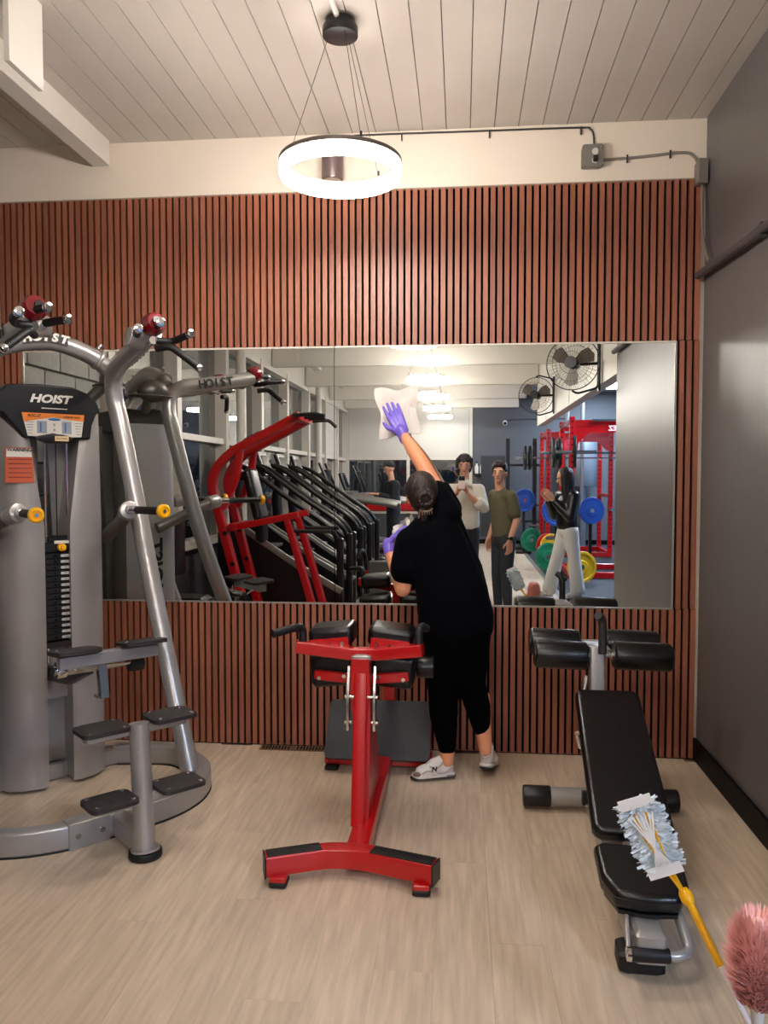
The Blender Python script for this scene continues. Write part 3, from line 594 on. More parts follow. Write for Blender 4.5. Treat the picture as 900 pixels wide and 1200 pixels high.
for y, z, xa, xb in ((3.67, .705, (.34, .572), (.695, .945)), (3.84, .728, (.332, .56), (.68, .925))):
    MB().cyl(N((.40, y, z)), N((.86, y, z)), .013).obj('roller_axle', SILVER, Cb)
    for x0, x1 in (xa, xb):
        q = MB().cyl(N((x0, y, z)), N((x1, y, z-.006)), .064, bev=.01, seg=28).obj('foam_roller', VINYL, Cb)
        MB().cyl(N((x0-.006, y, z)), N((x0+.002, y, z)), .052, seg=24).obj('end_disc', BLACKP, q); MB().cyl(N((x1-.002, y, z-.006)), N((x1+.006, y, z-.006)), .052, seg=24).obj('end_disc', BLACKP, q)
for x in (.578, .688): MB().cyl(N((x-.006, 3.67, .705)), N((x+.006, 3.67, .705)), .026).obj('axle_collar', CHROME, Cb)
MB().box(N((.625, 3.75, .722)), (.11, .16, .03), bev=.006).obj('roller_bracket', SILVER, Cb)
MB().tube([N(q) for q in ((.635, 3.63, .72), (.635, 3.625, .83), (.628, 3.615, .88), (.607, 3.59, .90))], .019, 12, smooth=4).obj('hand_grip', mat('dark_grip', (48, 46, 46), .5), Cb)

# ================================================================== DUSTERS in a bucket just below the frame
t = thing('cleaning_bucket', 'grey bucket on the floor that the long-handled dusters stand in', 'bucket', (.735, 1.585, 0))
MB().lathe((0, 0, 0), (0, 0, 1), [(0, 0), (.11, 0), (.148, .23), (.155, .235), (.142, .235), (.105, .012), (0, .012)], 28).obj('pail', mat('bucket_grey', (90, 92, 95), .5), t)
T = thing('extending_duster', 'long white and yellow handled duster with blue and white fluffy head, above the bench pad', 'duster', (.72, 1.46, .02))
def K(p): return (p[0]-.72, p[1]-1.46, p[2]-.02)
Z3 = V((.46, 1.95, .65)); E1 = V((.545, 1.935, .505)); E2 = V((.597, 1.84, .395)); E3 = V((.772, 1.52, .03))
ax = (V((.425, 1.955, .73))-V((.498, 1.945, .565))).normalized(); sx = V((.83, -.15, .33)); sx = (sx-ax*sx.dot(ax)).normalized(); nz = sx.cross(ax)
if nz.y > 0: nz = -nz
MB().cyl(K(E2), K(E3), .0075, seg=12).obj('pole', mat('white_plastic', (222, 214, 210), .35), T)
m = MB().cyl(K(E1), K(E2), .0095, seg=14, bev=.002); m.obj('grip_section', YEL, T)
MB().lathe(K(E1), E1-E2, [(.010, -.02), (.016, -.008), (.016, .008), (.010, .02)], 14).obj('hinge', YEL, T)
MB().box(K(E1+(E2-E1)*.16), (.01, .012, .012)).obj('lock_tab', DECALW, T)
nk = V((.50, 1.943, .572))
MB().tube([K(E1), K(nk-sx*.006), K(Z3-sx*.014+nz*.012), K(Z3+ax*.06-sx*.012+nz*.012)], .0042, 8).tube([K(E1), K(nk+sx*.006), K(Z3+sx*.014+nz*.012), K(Z3+ax*.06+sx*.012+nz*.012)], .0042, 8).obj('fork', YEL, T)
rn = random.Random(3)
fl_ = MB()
for i in range(1500):
    u = rn.uniform(-1, 1); v = rn.uniform(-1, 1); s = rn.choice((-1, 1))
    c = Z3+ax*u*.085; b = c+sx*v*.012
    tip = c+sx*(v*.057*(1+.08*math.sin(u*14)))+nz*rn.uniform(-.02, .022)+ax*rn.uniform(-.012, .012)
    d = (tip-b); n_ = V((rn.uniform(-1, 1), rn.uniform(-1, 1), rn.uniform(-1, 1))).normalized()*.0022
    fl_.add([K(b-n_), K(b+n_), K(tip+n_*1.4), K(tip-n_*1.4)], [(0, 1, 2, 3)])
fl_.ell(K(Z3), (.045, .09, .012), ax=(sx, ax, nz)).obj('fluffy_head', mat('pale_blue_fibre', (222, 232, 238), .8, var=.1, vscale=60), T)
wrp = MB()
for u0, u1, w_ in ((.075, .102, .04), (-.10, -.072, .042)):
    P_ = [Z3+ax*u0-sx*w_+nz*.02, Z3+ax*u0+sx*w_+nz*.018, Z3+ax*u1+sx*w_+nz*.022, Z3+ax*u1-sx*w_+nz*.018]; wrp.add([K(p) for p in P_]+[K(p-nz*.003) for p in P_], [(0, 1, 2, 3), (4, 5, 6, 7), (0, 1, 5, 4), (1, 2, 6, 5), (2, 3, 7, 6), (3, 0, 4, 7)])
for k in range(7):
    a = Z3+ax*.06+sx*(-.03+.01*k)+nz*.024; b = Z3-ax*.07+sx*(.02-.006*k)+nz*.024; wrp.sweep([K(a), K((a+b)/2+nz*.008), K(b)], rrect(.004, .001, .0003), up=nz)
wrp.obj('white_strips', mat('nonwoven_white', (246, 243, 238), .6, trans=.15), T)
T2 = thing('pink_duster', 'fluffy pink feather duster with a white and orange handle, lower right corner', 'duster', (.70, 1.46, .02))
def K2(p): return (p[0]-.70, p[1]-1.46, p[2]-.02)
a0 = V((.628, 1.70, .395)); a1 = V((.632, 1.715, .60)); dp = (a1-a0).normalized()
MB().lathe(K2(a0-dp*.05), dp, [(.008, 0), (.012, .02), (.015, .05), (.012, .06)], 14).obj('collar', DECALW, T2)
MB().cyl(K2(a0-dp*.04), K2((.74, 1.54, .03)), .008).obj('handle', mat('orange_pink_plastic', (228, 130, 105), .4), T2)
f2 = MB(); f2.ell(K2((a0+a1)/2), (.035, .035, .09))
for i in range(3400):
    h = rn.random(); th = rn.uniform(0, 2*PI); R_ = (.075*math.sin(PI*min(1, .12+.8*h))**.5)*rn.uniform(.75, 1.08)
    b = a0+(a1-a0)*(h*.75); tip = a0+(a1-a0)*(h*.92+.10)+V((math.cos(th)*R_, math.sin(th)*R_, 0)); sd_ = V((-math.sin(th), math.cos(th), rn.uniform(-.5, .5)))*.0017
    md = (b+tip)/2+V((math.cos(th), math.sin(th), 0))*.012
    f2.add([K2(b-sd_), K2(b+sd_), K2(md+sd_*1.3), K2(tip), K2(md-sd_*1.3)], [(0, 1, 2, 4), (4, 2, 3)])
f2.obj('plume', mat('pink_fibre', (255, 200, 192), .85, var=.12, vscale=50), T2)
# ================================================================== PEOPLE
SKIN = mat('skin', (214, 158, 128), .5, var=.04, vscale=20)
HAIRD = mat('dark_hair', (30, 22, 19), .5, bump=.6, bscale=120, stretch=(1, 1, .15))
class Off(MB):                     # builder working in world coordinates around a root
    def __init__(s, o): super().__init__(); s.o = V(o)
    def mesh(s, *a, **k):
        s.v = [tuple(V(p)-s.o) for p in s.v]; return super().mesh(*a, **k)
def hand(mb, wrist, d, n, ts, curl=(.3, .3, .35, .4), spread=.1, sc=1, thumb=.5):
    """d: towards the fingers, n: palm normal, ts: towards the thumb"""
    w, d, n = V(wrist), V(d).normalized(), V(n); n = (n-d*n.dot(d)).normalized(); t = V(ts); t = (t-d*t.dot(d)-n*t.dot(n)).normalized()
    for k in (-.026, -.009, .009, .026): mb.limb(w+t*k*.75*sc, w+(d*.078+t*k)*sc, .0135*sc, .0125*sc)
    for i, (off, ln) in enumerate(((.030, .068), (.010, .077), (-.010, .071), (-.029, .055))):
        p = w+(d*.082+t*off)*sc; a = curl[i]; dd_ = (d+t*spread*(off/.03)).normalized(); L_ = ln*sc
        for j, fr in enumerate((.42, .33, .25)):
            ang = a*(j+.6); q = p+(dd_*math.cos(ang)+n*math.sin(ang))*L_*fr; mb.limb(p, q, (.0092-.0009*j)*sc, (.0086-.0009*j)*sc, seg=10); p = q
    p = w+(d*.02+t*.026)*sc; dt = (d*.75+t*.75+n*thumb).normalized()
    q = p+dt*.038*sc; mb.limb(p, q, .0125*sc, .0105*sc, seg=10); r = q+(d*.9+t*.25+n*thumb).normalized()*.03*sc; mb.limb(q, r, .0105*sc, .0085*sc, seg=10)
    return mb
def head(mb, c, f, up, s=1, parts=True):
    """c centre, f facing, up"""
    f, up = V(f).normalized(), V(up); up = (up-f*up.dot(f)).normalized(); sd = f.cross(up); A_ = (sd, f, up); c = V(c)
    mb.ell(c+up*.02*s, (.074*s, .092*s, .098*s), A_, 20, 14)
    mb.limb(c+up*.0*s+f*.03*s, c-up*.075*s+f*.052*s, .062*s, .034*s, side=sd, kx=1)
    mb.limb(c+f*.09*s+up*.008*s, c+f*.108*s-up*.025*s, .009*s, .015*s)
    mb.ell(c+f*.077*s-up*.056*s, (.026*s, .012*s, .012*s), A_)
    for k in (-1, 1):
        mb.ell(c+sd*k*.076*s-up*.008*s-f*.005*s, (.009*s, .018*s, .031*s), A_)
        mb.ell(c+sd*k*.033*s+f*.083*s+up*.03*s, (.022*s, .01*s, .007*s), A_)
    return A_
def face(root, o, c, f, up, s=1):
    f, up = V(f).normalized(), V(up); up = (up-f*up.dot(f)).normalized(); sd = f.cross(up); A_ = (sd, f, up); c = V(c)
    for k in (-1, 1):
        Off(o).ell(c+sd*k*.031*s+f*.083*s+up*.006*s, (.014*s, .008*s, .0075*s), A_).obj('eye', mat('eye_white', (205, 198, 190), .3), root)
        Off(o).ell(c+sd*k*.031*s+f*.0885*s+up*.006*s, (.0062*s, .004*s, .0065*s), A_).obj('iris', mat('iris_dark', (35, 24, 18), .2), root)
        Off(o).limb(c+sd*k*.018*s+f*.093*s+up*.026*s, c+sd*k*.048*s+f*.083*s+up*.028*s, .0045*s, .0035*s).obj('eyebrow', HAIRD, root)
    Off(o).ell(c+f*.087*s-up*.053*s, (.024*s, .006*s, .0065*s), A_).obj('lips', mat('lips', (176, 98, 88), .5), root)
def shoe(o, heel, toe, m, root, sole, lace, up=UZ, w_=.042, name='shoe'):
    h, t = V(heel), V(toe); d = (t-h); Ln = d.length; d.normalize(); sd = d.cross(V(up)).normalized(); u = sd.cross(d)
    b = Off(o); b.limb(h+d*.04+u*.045, h+d*(Ln*.55)+u*.045, .036, .034, side=sd, kx=.95); b.limb(h+d*Ln*.5+u*.042, t-d*.05+u*.032, .040, .03, side=sd, kx=1.2, ky=.95)
    b.limb(h+d*.04+u*.045, h+d*.045+u*.10, .035, .033); b.limb(h+d*.05+u*.09, h+d*Ln*.5+u*.065, .03, .03)
    q = b.obj(name, m, root, remesh=.006, smooth=3)
    b = Off(o); b.limb(h+d*.035+u*.016, h+d*Ln*.45+u*.014, .04, .036, side=sd, kx=1, ky=.42); b.limb(h+d*Ln*.45+u*.014, t-d*.045+u*.016, .036, .043, side=sd, kx=1.08, ky=.38)
    b.obj('sole', sole, q, remesh=.006, smooth=2)
    b = Off(o)
    for k in range(5):
        c = h+d*(Ln*(.42+.07*k))+u*(.098-.008*k); b.tube([c-sd*.022-u*.01, c+u*.003, c+sd*.022-u*.01], .0028, 6)
    b.obj('laces', lace, q); return q, (h, d, sd, u, Ln)
NAVY = mat('black_jersey', (2, 3, 7), .9, spec=.08, bump=.15, bscale=40)
# ---- woman wiping the mirror
o = (-.03, 3.93, 0); Wm = thing('person', 'woman in black tee and leggings reaching up to wipe the mirror, seen from behind', 'person', o)
SK2 = mat('warm_skin', (224, 150, 108), .5, var=.04, vscale=20)
b = Off(o); hc = V((-.20, 4.0, 1.425)); hf = V((-.22, .95, .12)); hu = V((-.12, 0, 1))
head(b, hc, hf, hu, .97)
b.limb((-.135, 3.985, 1.27), (-.18, 3.99, 1.37), .056, .052)
shR, elR, wrR = V((-.075, 3.985, 1.345)), V((-.205, 4.12, 1.585)), V((-.315, 4.235, 1.748))
b.limb(shR, elR, .052, .041).limb(elR, elR+(wrR-elR)*.35, .041, .039).limb(elR+(wrR-elR)*.35, wrR, .039, .025)
shL, elL, wrL = V((-.255, 3.97, 1.19)), V((-.292, 3.955, .955)), V((-.378, 4.085, 1.15))
b.limb(shL, elL, .05, .041).limb(elL, elL+(wrL-elL)*.35, .041, .037).limb(elL+(wrL-elL)*.35, wrL, .037, .025)
anL, anR = V((-.068, 3.945, .09)), V((.125, 3.995, .135))
b.limb((-.068, 3.945, .33), (-.068, 3.945, .2), .056, .046).limb((-.068, 3.945, .2), anL, .044, .035)
b.limb((.095, 3.99, .4), (.112, 4.0, .26), .054, .042).limb((.112, 4.0, .26), anR, .043, .034)
b.limb((-.068, 3.945, .3), (-.04, 3.94, .8), .03, .04).limb((.092, 3.985, .36), (.05, 3.945, .52), .025, .03).limb((.05, 3.945, .52), (0, 3.94, .8), .03, .04).limb((-.03, 3.94, .8), (-.135, 3.98, 1.25), .04, .04).limb((-.135, 3.98, 1.25), shR, .04, .04).limb((-.135, 3.98, 1.25), shL, .04, .04)
b.obj('body', SK2, Wm, remesh=.0075, smooth=3)
face(Wm, o, hc, hf, hu, .97)
b = Off(o)     # tee: leaning torso, flares to the hem
b.limb((-.14, 3.96, 1.22), (-.05, 3.93, .95), .128, .15, side=(1, 0, .3), kx=1.18, ky=.8)
b.limb((-.05, 3.93, .95), (-.022, 3.93, .80), .15, .158, side=(1, 0, 0), kx=1.2, ky=.85)
b.limb((-.235, 3.965, 1.19), (-.085, 3.97, 1.32), .078, .078).limb((-.17, 3.965, 1.26), (-.13, 3.975, 1.285), .075, .06)
b.limb(shR-V((0, 0, .02)), shR+(elR-shR)*.38, .08, .066).limb(shL, shL+(elL-shL)*.58, .078, .083)
b.limb((.03, 3.93, .9), (.075, 3.93, .78), .09, .088).limb((-.1, 3.93, .9), (-.125, 3.93, .79), .09, .088)
b.obj('t_shirt', NAVY, Wm, remesh=.011, smooth=4)
b = Off(o)     # leggings
b.limb((-.03, 3.93, .80), (-.025, 3.93, .72), .14, .135, side=(1, 0, 0), kx=1.22, ky=.9)
b.limb((-.095, 3.93, .74), (-.09, 3.935, .46), .105, .078).limb((-.09, 3.935, .46), (-.085, 3.945, .33), .076, .074).limb((-.085, 3.945, .33), (-.068, 3.945, .16), .074, .046)
b.limb((.045, 3.93, .74), (.05, 3.95, .50), .105, .076).limb((.05, 3.95, .50), (.085, 3.98, .36), .072, .066).limb((.085, 3.98, .36), (.105, 4.0, .25), .066, .048)
b.obj('leggings', mat('black_leggings', (2, 2, 4), .9, spec=.06), Wm, remesh=.01, smooth=4)
hr = mat('brown_hair', (40, 25, 18), .42, bump=.9, bscale=90, stretch=(1, 1, .2), var=.3, vscale=40)
b = Off(o); f_ = hf.normalized(); u_ = (hu-f_*hu.dot(f_)).normalized(); s_ = f_.cross(u_)
b.ell(hc+u_*.028-f_*.016, (.083, .096, .10), (s_, f_, u_)).ell(hc-f_*.04-u_*.015, (.072, .06, .07), (s_, f_, u_))
b.obj('hair', hr, Wm, remesh=.006, smooth=2)
b = Off(o); bc = hc-f_*.10+u_*.0-s_*.004
for k in range(12):
    a = k*.62; r_ = .042; b.tube([bc+s_*r_*math.cos(a)+u_*r_*math.sin(a), bc+s_*r_*.7*math.cos(a+.9)+u_*r_*.7*math.sin(a+.9)-f_*.03, bc+s_*r_*math.cos(a+1.9)+u_*r_*math.sin(a+1.9)-f_*.008], .014, 8, smooth=4)
b.tube([bc-u_*.03-f_*.01, bc-u_*.07+s_*-.01-f_*.008, bc-u_*.12-s_*.012], .02, 10, smooth=4)
b.ell(bc-f_*.004, (.042, .022, .045), (s_, f_, u_)); b.obj('hair_bun', hr, Wm)
b = Off(o)
for k in range(7):
    x0 = -.03+.009*k; b.tube([hc-f_*.07-u_*.07+s_*x0, hc-f_*.085-u_*.14+s_*(x0-.018), hc-f_*.075-u_*.20+s_*(x0*.7-.03)], .006, 6, smooth=4)
b.obj('loose_strands', mat('light_brown_hair', (96, 62, 40), .45), Wm)
b = Off(o); b.tube([bc-u_*.055-s_*.03-f_*.01, bc-u_*.062-f_*.035, bc-u_*.055+s_*.03-f_*.01], .006, 8, smooth=5)
for k in range(5): c = bc-u_*.06+s_*(-.024+.012*k)-f_*.028; b.tube([c, c-u_*.012-f_*.008, c-u_*.02], .0022, 6, smooth=3)
b.obj('hair_claw', mat('tortoise_plastic', (150, 128, 110), .25, trans=.3), Wm)
PURP = mat('purple_nitrile', (118, 98, 205), .38, bump=.25, bscale=60)
b = Off(o); dh = V((-.045, .03, .10)).normalized(); hand(b, wrR+dh*.01, dh, (0, 1, -.15), (-1, 0, -.35), curl=(.05, .04, .05, .08), spread=.06, sc=1.15, thumb=.1)
b.limb(wrR-dh*.035, wrR+dh*.02, .031, .031)
b.obj('glove', PURP, Wm, remesh=.0035, smooth=1)
b = Off(o); dl = V((.10, .05, .045)).normalized(); b.limb(wrL-V((-.3, .45, .7)).normalized()*.03, wrL+V((0, .01, .02)), .03, .031)
hand(b, wrL+V((-.0, .01, .025)), V((.45, .35, .5)), (.4, -.1, -.8), (-.2, -.8, .4), curl=(.42, .38, .38, .42), spread=.1, sc=1.03, thumb=.3)
b.obj('glove', PURP, Wm, remesh=.0035, smooth=1)
SOLEW = mat('sneaker_white', (212, 203, 196), .5); SILT = mat('sneaker_mesh', (176, 160, 148), .6); SOLEK = mat('outsole_dark', (40, 34, 33), .6)
q, (h, d, sd, u, Ln) = shoe(o, (-.03, 3.965, .008), (-.245, 3.90, .008), mat('sneaker_upper', (214, 205, 198), .5), Wm, SOLEW, mat('lace_white', (230, 225, 218), .6), w_=.04)
for k in (-1, 1):
    Off(o).tube([h+d*.02+sd*k*.036+u*.06, h+d*.06+sd*k*.040+u*.034, h+d*.10+sd*k*.041+u*.036, h+d*.15+sd*k*.046+u*.05, h+d*.18+sd*k*.045+u*.036], .004, 6, smooth=5).obj('side_stripe', SILT, q)
    Off(o).tube([h+d*.07+sd*k*.034+u*.085, h+d*.10+sd*k*.040+u*.06, h+d*.14+sd*k*.041+u*.072], .0035, 6, smooth=5).obj('side_stripe', SILT, q)
    Off(o).ell(h+d*.035+sd*k*.040+u*.016, (.022, .003, .006), ax=(d, sd, u)).obj('sole_window', mat('sole_grey', (120, 112, 108), .5), q)
Off(o).limb(h+d*.195+u*.03+sd*-.03, h+d*.21+u*.028-sd*.02, .012, .01).obj('toe_patch', mat('toe_brown', (120, 90, 80), .6), q)
text('lettering', 'N', .034, DECALK, q, h+d*.118-sd*.0455+u*.056-V(o), -d, u, bold=.0015, shear=.15)
Off(o).ell(h+d*.055+u*.02, (.055, .042, .02), ax=(d, sd, u)).obj('heel_sole', SOLEW, q)
Off(o).limb(h+d*.03+u*.0045, h+d*(Ln-.03)+u*.0045, .035, .036, side=sd, ky=.13).obj('outsole', SOLEK, q)
q, (h, d, sd, u, Ln) = shoe(o, (.122, 3.955, .052), (.168, 4.15, .006), MATS['sneaker_upper'], Wm, SOLEW, MATS['lace_white'])
Off(o).limb(h+d*.03+u*.001, h+d*(Ln-.03)+u*.004, .033, .036, side=sd, ky=.2).obj('outsole', SOLEK, q)
Off(o).tube([h+d*-.0+u*.075-sd*.025, h-d*.008+u*.05, h+u*.075+sd*.025], .005, 6, smooth=4).obj('heel_tab', SILT, q)
# paper towels
def cloth(name, c, X, Y, w_, h_, amp, m, label, seed, grp=None):
    rn = random.Random(seed); X, Y = V(X).normalized(), V(Y).normalized(); Z = X.cross(Y); n = 22; vs = []; fs = []; c = V(c)
    ph = [rn.uniform(0, 6) for _ in range(6)]
    for side in (0, 1):
        for i in range(n+1):
            for j in range(n+1):
                x, y = i/n-.5, j/n-.5; e = 1-.05*math.sin(3*x*y*6+ph[0])-.06*math.sin(5*x+ph[1])*abs(y)*2-.06*math.sin(6*y+ph[2])*abs(x)*2
                z = amp*(math.sin(11*x+5*y+ph[3])+.7*math.sin(16*y-7*x+ph[4])+.4*math.sin(29*x+ph[5]))*.5
                vs.append(X*x*w_*e+Y*y*h_*e+Z*(z+(.0015 if side else 0)))
    N2 = (n+1)**2
    for i in range(n):
        for j in range(n): a = i*(n+1)+j; fs += [(a, a+n+1, a+n+2, a+1), (N2+a, N2+a+1, N2+a+n+2, N2+a+n+1)]
    for i in range(n):
        for a, b_ in ((i, i+1), (n*(n+1)+i+1, n*(n+1)+i), ((i+1)*(n+1), i*(n+1)), (i*(n+1)+n, (i+1)*(n+1)+n)): fs.append((a, b_, N2+b_, N2+a))
    m_ = MB(); m_.add(vs, fs); q = m_.obj(name, m, angle=60); q.location = c; tag(q, label, 'paper towel', grp); return q
PT = mat('paper_towel', (222, 214, 205), .8, bump=.2, bscale=150)
cloth('paper_towel', (-.345, 4.338, 1.872), (1, 0, .1), (-.1, 0, 1), .215, .25, .006, PT, 'white paper towel pressed flat on the mirror under the raised glove', 4)
cloth('paper_towel', (-.30, 4.15, 1.19), (.6, .5, .5), (-.2, -.2, 1), .13, .17, .02, PT, 'crumpled white paper towel held low in the bent left hand', 8)

# ---- photographer seen in the mirror
def legs(b, hip, foot, r=.09, w_=.09, knee=None, fd=(0, 1, 0)):
    hip, foot = V(hip), V(foot)
    sd = V((fd[1], -fd[0], 0)).normalized()
    for s in (-1, 1):
        a = hip+sd*s*w_; f = foot+sd*s*w_*1.1; k = (a+f)/2+V(fd)*.02+UZ*.04
        b.limb(a, k, r, r*.72).limb(k, f+UZ*.07, r*.72, r*.5)
o = (.03, -.30, 0); Ph = thing('person', 'dark-haired man in white shirt photographing with a phone, reflected in the mirror', 'person', o)
hc = V((.03, -.30, 1.64)); hf = V((-.05, 1, -.12)); b = Off(o); head(b, hc, hf, UZ, 1)
b.limb((.03, -.325, 1.44), (.03, -.315, 1.56), .056, .054)
for s in (-1, 1):
    sh_, el, wr = V((.03+s*.165, -.31, 1.37)), V((.03+s*.215, -.19, 1.17)), V((.005+s*.06, -.085, 1.335))
    b.limb(sh_, el, .05, .04).limb(el, el+(wr-el)*.4, .041, .037).limb(el+(wr-el)*.4, wr, .037, .026)
b.limb((-.16, -.31, 1.385), (.22, -.31, 1.385), .04, .04).limb((.03, -.32, 1.36), (.03, -.325, 1.46), .04, .05)
b.obj('body', SKIN, Ph, remesh=.0085, smooth=2); face(Ph, o, hc, hf, UZ)
for s in (-1, 1):
    wr = V((.005+s*.06, -.085, 1.335)); b = Off(o)
    hand(b, wr, (-s*.32, .3, .95), (-s*.6, .3, 0), (0, -.8, .3), curl=(.5, .6, .75, .9), spread=.03, sc=1.02, thumb=.6).obj('hand', SKIN, Ph, remesh=.0045, smooth=1)
b = Off(o); b.limb((.03, -.32, 1.30), (.03, -.31, .98), .125, .135, side=(1, 0, 0), kx=1.3, ky=.86).limb((-.11, -.32, 1.375), (.17, -.32, 1.375), .062, .062).limb((.03, -.32, 1.40), (.03, -.315, 1.45), .085, .062)
for s in (-1, 1):
    sh_, el = V((.03+s*.165, -.31, 1.37)), V((.03+s*.215, -.19, 1.17)); wr = V((.005+s*.06, -.085, 1.335))
    b.limb(sh_, el, .068, .064).limb(el, el+(wr-el)*.25, .064, .07)
SHW = mat('white_shirt', (206, 200, 188), .8, bump=.25, bscale=22)
sht = b.obj('shirt', SHW, Ph, remesh=.011, smooth=3)
for z in (1.33, 1.24, 1.15, 1.06): Off(o).cyl((.03, -.198+.0*z, z), (.03, -.190, z), .007, seg=8).obj('button', mat('button', (180, 175, 165), .4), sht)
for s in (-1, 1): Off(o).box((.03+s*.045, -.225, 1.435), (.075, .012, .035), ax=((.8, .2, -.5*s), (0, 1, .3), (s*.5, -.3, .8)), bev=.004).obj('collar', SHW, sht)
b = Off(o); b.limb((.03, -.31, 1.0), (.03, -.31, .9), .115, .12, side=(1, 0, 0), kx=1.3, ky=.9); legs(b, (.03, -.31, .9), (.03, -.32, .0)); b.obj('trousers', mat('dark_trousers', (25, 26, 32), .8), Ph, remesh=.013, smooth=3)
b = Off(o); b.ell(hc+V((0, -.018, .05)), (.09, .1, .092)).ell(hc+V((0, -.045, -.02)), (.088, .065, .085))
for k in (-1, 1): b.limb(hc+V((k*.075, .02, .07)), hc+V((k*.084, .035, -.02)), .022, .012)
for k in range(9): x0 = -.062+.0155*k; b.limb(hc+V((x0*.6, .055, .11)), hc+V((x0, .095-abs(x0)*.35, .036+(k%3)*.008)), .02, .009)
b.obj('hair', HAIRD, Ph, remesh=.006, smooth=2)
for s in (-1, 1): shoe(o, (.03+s*.1, -.38, .0), (.03+s*.12, -.12, .0), SOLEW, Ph, SOLEW, MATS['lace_white'])
Off(o).lathe((-.06, -.088, 1.325), (-.5, .3, .9), [(.024, 0), (.029, 0), (.029, .012), (.024, .012)], 16).obj('wristband', BLACKG, Ph)
t = thing('phone', 'phone with a dark upper camera half held up by the man in white', 'phone', (0, -.0105, 1.452))
MB().box((0, 0, 0), (.074, .009, .148), ax=(UX, UY, UZ), bev=.0035).obj('phone_body', mat('phone_pink', (222, 200, 196), .3), t)
MB().box((0, .0048, .045), (.07, .0012, .05)).obj('camera_panel', BLACKP, t)
for x, z in ((-.022, .055), (.022, .055)): MB().cyl((x, .005, z-.01), (x, .0062, z-.01), .009).obj('lens', mat('lens_glass', (20, 20, 30), .05), t)
# ---- man in olive tee
o = (.50, .22, 0); G = thing('person', 'man in olive green t-shirt and dark trousers standing beside the photographer, reflected', 'person', o)
fd = V((-.86, .5, 0)).normalized(); rs = V((fd.y, -fd.x, 0)); hc = V((.465, .22, 1.55)); hf = V((-.3, 1, .02)); b = Off(o); head(b, hc, hf, UZ, .98)
b.limb((.475, .205, 1.37), (.46, .20, 1.49), .056, .052)
arm = {}
for s in (-1, 1):
    S0 = V((.495, .20, 1.315))+rs*s*.165; E0 = V((.52, .20, 1.06))+rs*s*.20-fd*.02; W0 = V((.505, .22, .85))+rs*s*.2+fd*.05; arm[s] = (S0, E0, W0)
    b.limb(S0, E0, .05, .04).limb(E0, E0+(W0-E0)*.35, .041, .038).limb(E0+(W0-E0)*.35, W0, .038, .027)
b.limb(arm[-1][0], arm[1][0], .04, .04).limb((.48, .2, 1.3), (.475, .205, 1.4), .04, .05)
b.obj('body', SKIN, G, remesh=.0085, smooth=2); face(G, o, hc, hf, UZ, .98)
for s in (-1, 1): hand(Off(o), arm[s][2], (0, .05, -1), -rs*s, fd, curl=(.35, .4, .45, .5)) .obj('hand', SKIN, G, remesh=.0045, smooth=1)
OL = mat('olive_cotton', (96, 90, 66), .85, bump=.2, bscale=20)
b = Off(o); b.limb((.485, .20, 1.25), (.51, .21, .93), .115, .12, side=rs, kx=1.22, ky=.98).limb(V((.49, .2, 1.31))-rs*.12, V((.49, .2, 1.31))+rs*.12, .068, .068).limb((.485, .2, 1.34), (.478, .2, 1.375), .075, .06)
for s in (-1, 1): b.limb(arm[s][0], arm[s][0]+(arm[s][1]-arm[s][0])*.72, .066, .066)
b.obj('t_shirt', OL, G, remesh=.011, smooth=3)
b = Off(o); b.limb((.51, .21, .94), (.51, .21, .86), .108, .112, side=rs, kx=1.25, ky=.95); legs(b, (.51, .21, .86), (.51, .22, .0), r=.088, w_=.085, fd=tuple(fd)); b.obj('trousers', mat('dark_slate_trousers', (44, 50, 58), .8, bump=.15, bscale=18), G, remesh=.013, smooth=3)
b = Off(o); b.ell(hc+V((0, -.018, .045)), (.086, .098, .094)).ell(hc+V((0, -.05, .0)), (.081, .058, .075))
for k in (-1, 1): b.limb(hc+V((k*.074, .0, .05)), hc+V((k*.077, .01, .0)), .014, .008)
for k in range(7): x0 = -.055+.018*k; b.limb(hc+V((x0*.8, .04, .104)), hc+V((x0, .082, .082+(k%2)*.012)), .024, .014)
b.obj('hair', mat('brown_black_hair', (42, 31, 26), .5, bump=.6, bscale=100), G, remesh=.006, smooth=2)
w0 = arm[1][2]+UZ*.035; Off(o).lathe(w0, (0, .08, -1), [(.029, 0), (.034, 0), (.034, .016), (.029, .016)], 18).box(w0+rs*.034+V((0, 0, -.008)), (.012, .034, .038), ax=(rs, fd, UZ), bev=.003).obj('wristwatch', BLACKP, G)
for s in (-1, 1): h_ = V((.51, .2, .0))+rs*s*.09; shoe(o, h_-fd*.07, h_+fd*.19, BLACKP, G, BLACKG, DARKC)
G.location.x -= .065
# ---- woman in leather jacket
o = (1.22, -1.35, 0); J = thing('person', 'long-haired woman in black leather jacket and white jeans by the red racks, reflected', 'person', o)
hc = V((1.20, -1.34, 1.50)); hf = V((-.95, .25, -.3)); fd = V((-.93, .36, 0)).normalized(); rs = V((fd.y, -fd.x, 0)); b = Off(o); head(b, hc, hf, UZ, .95)
b.limb((1.235, -1.36, 1.31), (1.22, -1.355, 1.42), .05, .046)
for s in (-1, 1):
    S0 = V((1.24, -1.36, 1.27))+rs*s*.16; E0 = V((1.21, -1.36, 1.03))+rs*s*.2+fd*.04; W0 = V((1.08, -1.32, 1.235))+rs*s*.06+fd*.06
    arm[s] = (S0, E0, W0); b.limb(E0, W0, .035, .024).limb(S0, E0, .035, .035)
b.limb(arm[-1][0], arm[1][0], .04, .04).limb((1.24, -1.36, 1.25), (1.235, -1.36, 1.34), .04, .05)
b.obj('body', SKIN, J, remesh=.009, smooth=2); face(J, o, hc, hf, UZ, .95)
